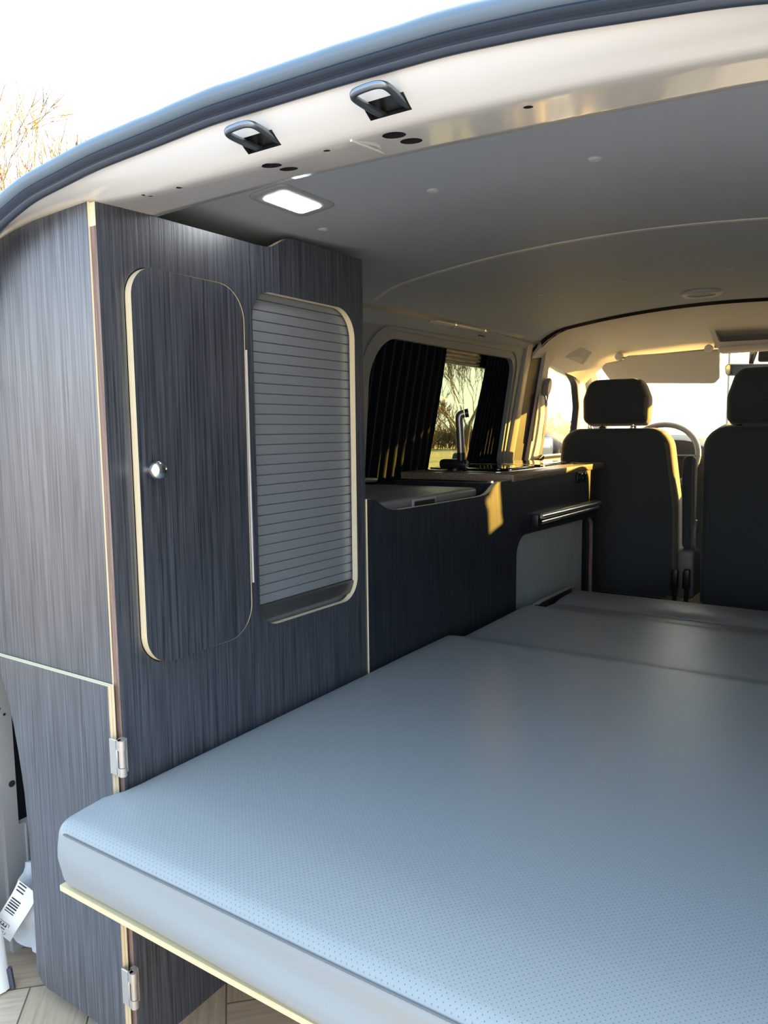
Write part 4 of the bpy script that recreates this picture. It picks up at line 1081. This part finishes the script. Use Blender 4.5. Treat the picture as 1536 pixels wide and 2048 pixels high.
for i, (az, dist, h, sd, lab) in enumerate(((20.2, 46, 4.4, 21, 'small hazy tree low in the driver window, nearest the seat'), (22.6, 52, 4.0, 22, 'small hazy tree low in the middle of the driver window'), (25.2, 60, 3.6, 23, 'small hazy tree low in the driver window, nearest the belt'))):
    tree('bare_tree', along(az, dist), h, sd, lab, .7, 5, .14, 'bare winter trees around the van', first=.2, twig_min=.02)
# hedge beyond the field
bm = bmesh.new(); rnd = random.Random(9)
for k in range(2600):
    az = rnd.uniform(17, 40); a = along(az, rnd.uniform(66, 70)); b = Vector(a); b.z += rnd.uniform(0, 1.2)
    d = Vector((rnd.uniform(-.5, .5), rnd.uniform(-.5, .5), rnd.uniform(.5, 1.2)))
    tube(bm, [b, b+d*.7, b+d*1.3], [.05, .04, .02], 3, cap=False)
tag(finish(bm, 'hedge', TWIG, smooth=0), 'low brown hedge along the far side of the field', 'hedge', kind='stuff')
# lamp post seen through the windscreen
bp = along(9.0, 30)
e = empty('street_lamp', bp, 'thin grey lamp post seen through the windscreen', 'lamp post')
bm = bmesh.new(); tube(bm, [(bp[0], bp[1], GZ), (bp[0], bp[1], GZ+3), (bp[0], bp[1], GZ+8)], [.055, .045, .035], 8); finish(bm, 'post', LGREYP, e)
bm = bmesh.new(); tube(bm, [(bp[0], bp[1], GZ+8), (bp[0]+.9, bp[1], GZ+8.2)], .03, 6); bbox(bm, bp[0]+.7, bp[0]+1.3, bp[1]-.1, bp[1]+.1, GZ+8.15, GZ+8.25, .03, 2); finish(bm, 'lamp_head', LGREYP, e)

# ================================================================== LIGHT
SUN_AZ, SUN_EL = math.radians(32.3), math.radians(11.6)
sd = Vector((math.sin(SUN_AZ)*math.cos(SUN_EL), math.cos(SUN_AZ)*math.cos(SUN_EL), math.sin(SUN_EL)))
sun = bpy.data.lights.new('sun', 'SUN'); sun.energy = 48.; sun.color = (1., .55, .10); sun.angle = math.radians(.6)
so = bpy.data.objects.new('sun', sun); COL.objects.link(so); so.rotation_euler = (-sd).to_track_quat('-Z', 'Y').to_euler(); so.location = (3, 8, 4)
wd = bpy.data.worlds.new('World'); sc.world = wd; wd.use_nodes = True; nt = wd.node_tree
bg = nt.nodes['Background']
tc = N(nt, 'ShaderNodeTexCoord'); vn = N(nt, 'ShaderNodeVectorMath', operation='NORMALIZE'); L(nt, tc.outputs['Generated'], vn.inputs[0])
dt = N(nt, 'ShaderNodeVectorMath', operation='DOT_PRODUCT'); L(nt, vn.outputs[0], dt.inputs[0]); dt.inputs[1].default_value = Vector((sd.x, sd.y, sd.z))
mr = N(nt, 'ShaderNodeMapRange', ins={'From Min': -1., 'From Max': 1.}); L(nt, dt.outputs['Value'], mr.inputs['Value'])
cr = N(nt, 'ShaderNodeValToRGB'); cr.color_ramp.interpolation = 'EASE'
el = cr.color_ramp.elements
el[0].position = 0.; el[0].color = (.42, .74, 1.12, 1)
el[1].position = 1.; el[1].color = (5.0, 4.7, 3.9, 1)
for p_, c_ in ((.42, (.52, .86, 1.26, 1)), (.62, (1.15, 1.35, 1.50, 1)), (.85, (3.2, 3.3, 3.15, 1))):
    e1 = el.new(p_); e1.color = c_
L(nt, mr.outputs['Result'], cr.inputs['Fac'])
# pale haze hugging the horizon
sz = N(nt, 'ShaderNodeSeparateXYZ'); L(nt, vn.outputs[0], sz.inputs[0])
hz_ = N(nt, 'ShaderNodeMapRange', ins={'From Min': .0, 'From Max': .42, 'To Min': 1., 'To Max': 0.}); hz_.interpolation_type = 'SMOOTHSTEP'; L(nt, sz.outputs[2], hz_.inputs['Value'])
mx = N(nt, 'ShaderNodeMix', data_type='RGBA'); L(nt, hz_.outputs['Result'], mx.inputs['Factor']); L(nt, cr.outputs['Color'], mx.inputs['A'])
vs_ = N(nt, 'ShaderNodeVectorMath', operation='SCALE'); vs_.inputs['Scale'].default_value = .45; L(nt, cr.outputs['Color'], vs_.inputs[0])
m2 = N(nt, 'ShaderNodeMix', data_type='RGBA', blend_type='ADD', ins={'Factor': 1.}); L(nt, vs_.outputs[0], m2.inputs['A']); m2.inputs['B'].default_value = (1.25, 1.10, .92, 1)
L(nt, m2.outputs['Result'], mx.inputs['B']); L(nt, mx.outputs['Result'], bg.inputs['Color'])
bg.inputs['Strength'].default_value = 1.35

# ================================================================== CAMERA
yaw, pitch, roll, f = 5.86829647e-01, 1.08140004e-01, -1.17409545e-02, 1491.86488
cy, sy = math.cos(yaw), math.sin(yaw)
fw = Vector((-sy*math.cos(pitch), cy*math.cos(pitch), -math.sin(pitch))); r = Vector((cy, sy, 0)); u = r.cross(fw)
c, s = math.cos(roll), math.sin(roll); r2 = r*c+u*s; u2 = u*c-r*s
cam = bpy.data.cameras.new('camera'); cam.sensor_fit = 'HORIZONTAL'; cam.sensor_width = 36.; cam.lens = 36.*f/1536.
cam.clip_start = .02; cam.clip_end = 500
co = bpy.data.objects.new('camera', cam); COL.objects.link(co)
M = Matrix((r2, u2, -fw)).transposed().to_4x4(); M.translation = T((1.04, -.777, .99)); co.matrix_world = M
sc.camera = co
vs = sc.view_settings; sc.display_settings.display_device = 'sRGB'
vs.view_transform = 'Standard'; vs.look = 'None'; vs.gamma = 1.; vs.use_curve_mapping = False; vs.exposure = .80
sc.cycles.use_denoising = True
sc.cycles.max_bounces = 10; sc.cycles.diffuse_bounces = 5; sc.cycles.transparent_max_bounces = 12
sc.cycles.sample_clamp_indirect = 8.; sc.cycles.caustics_refractive = False
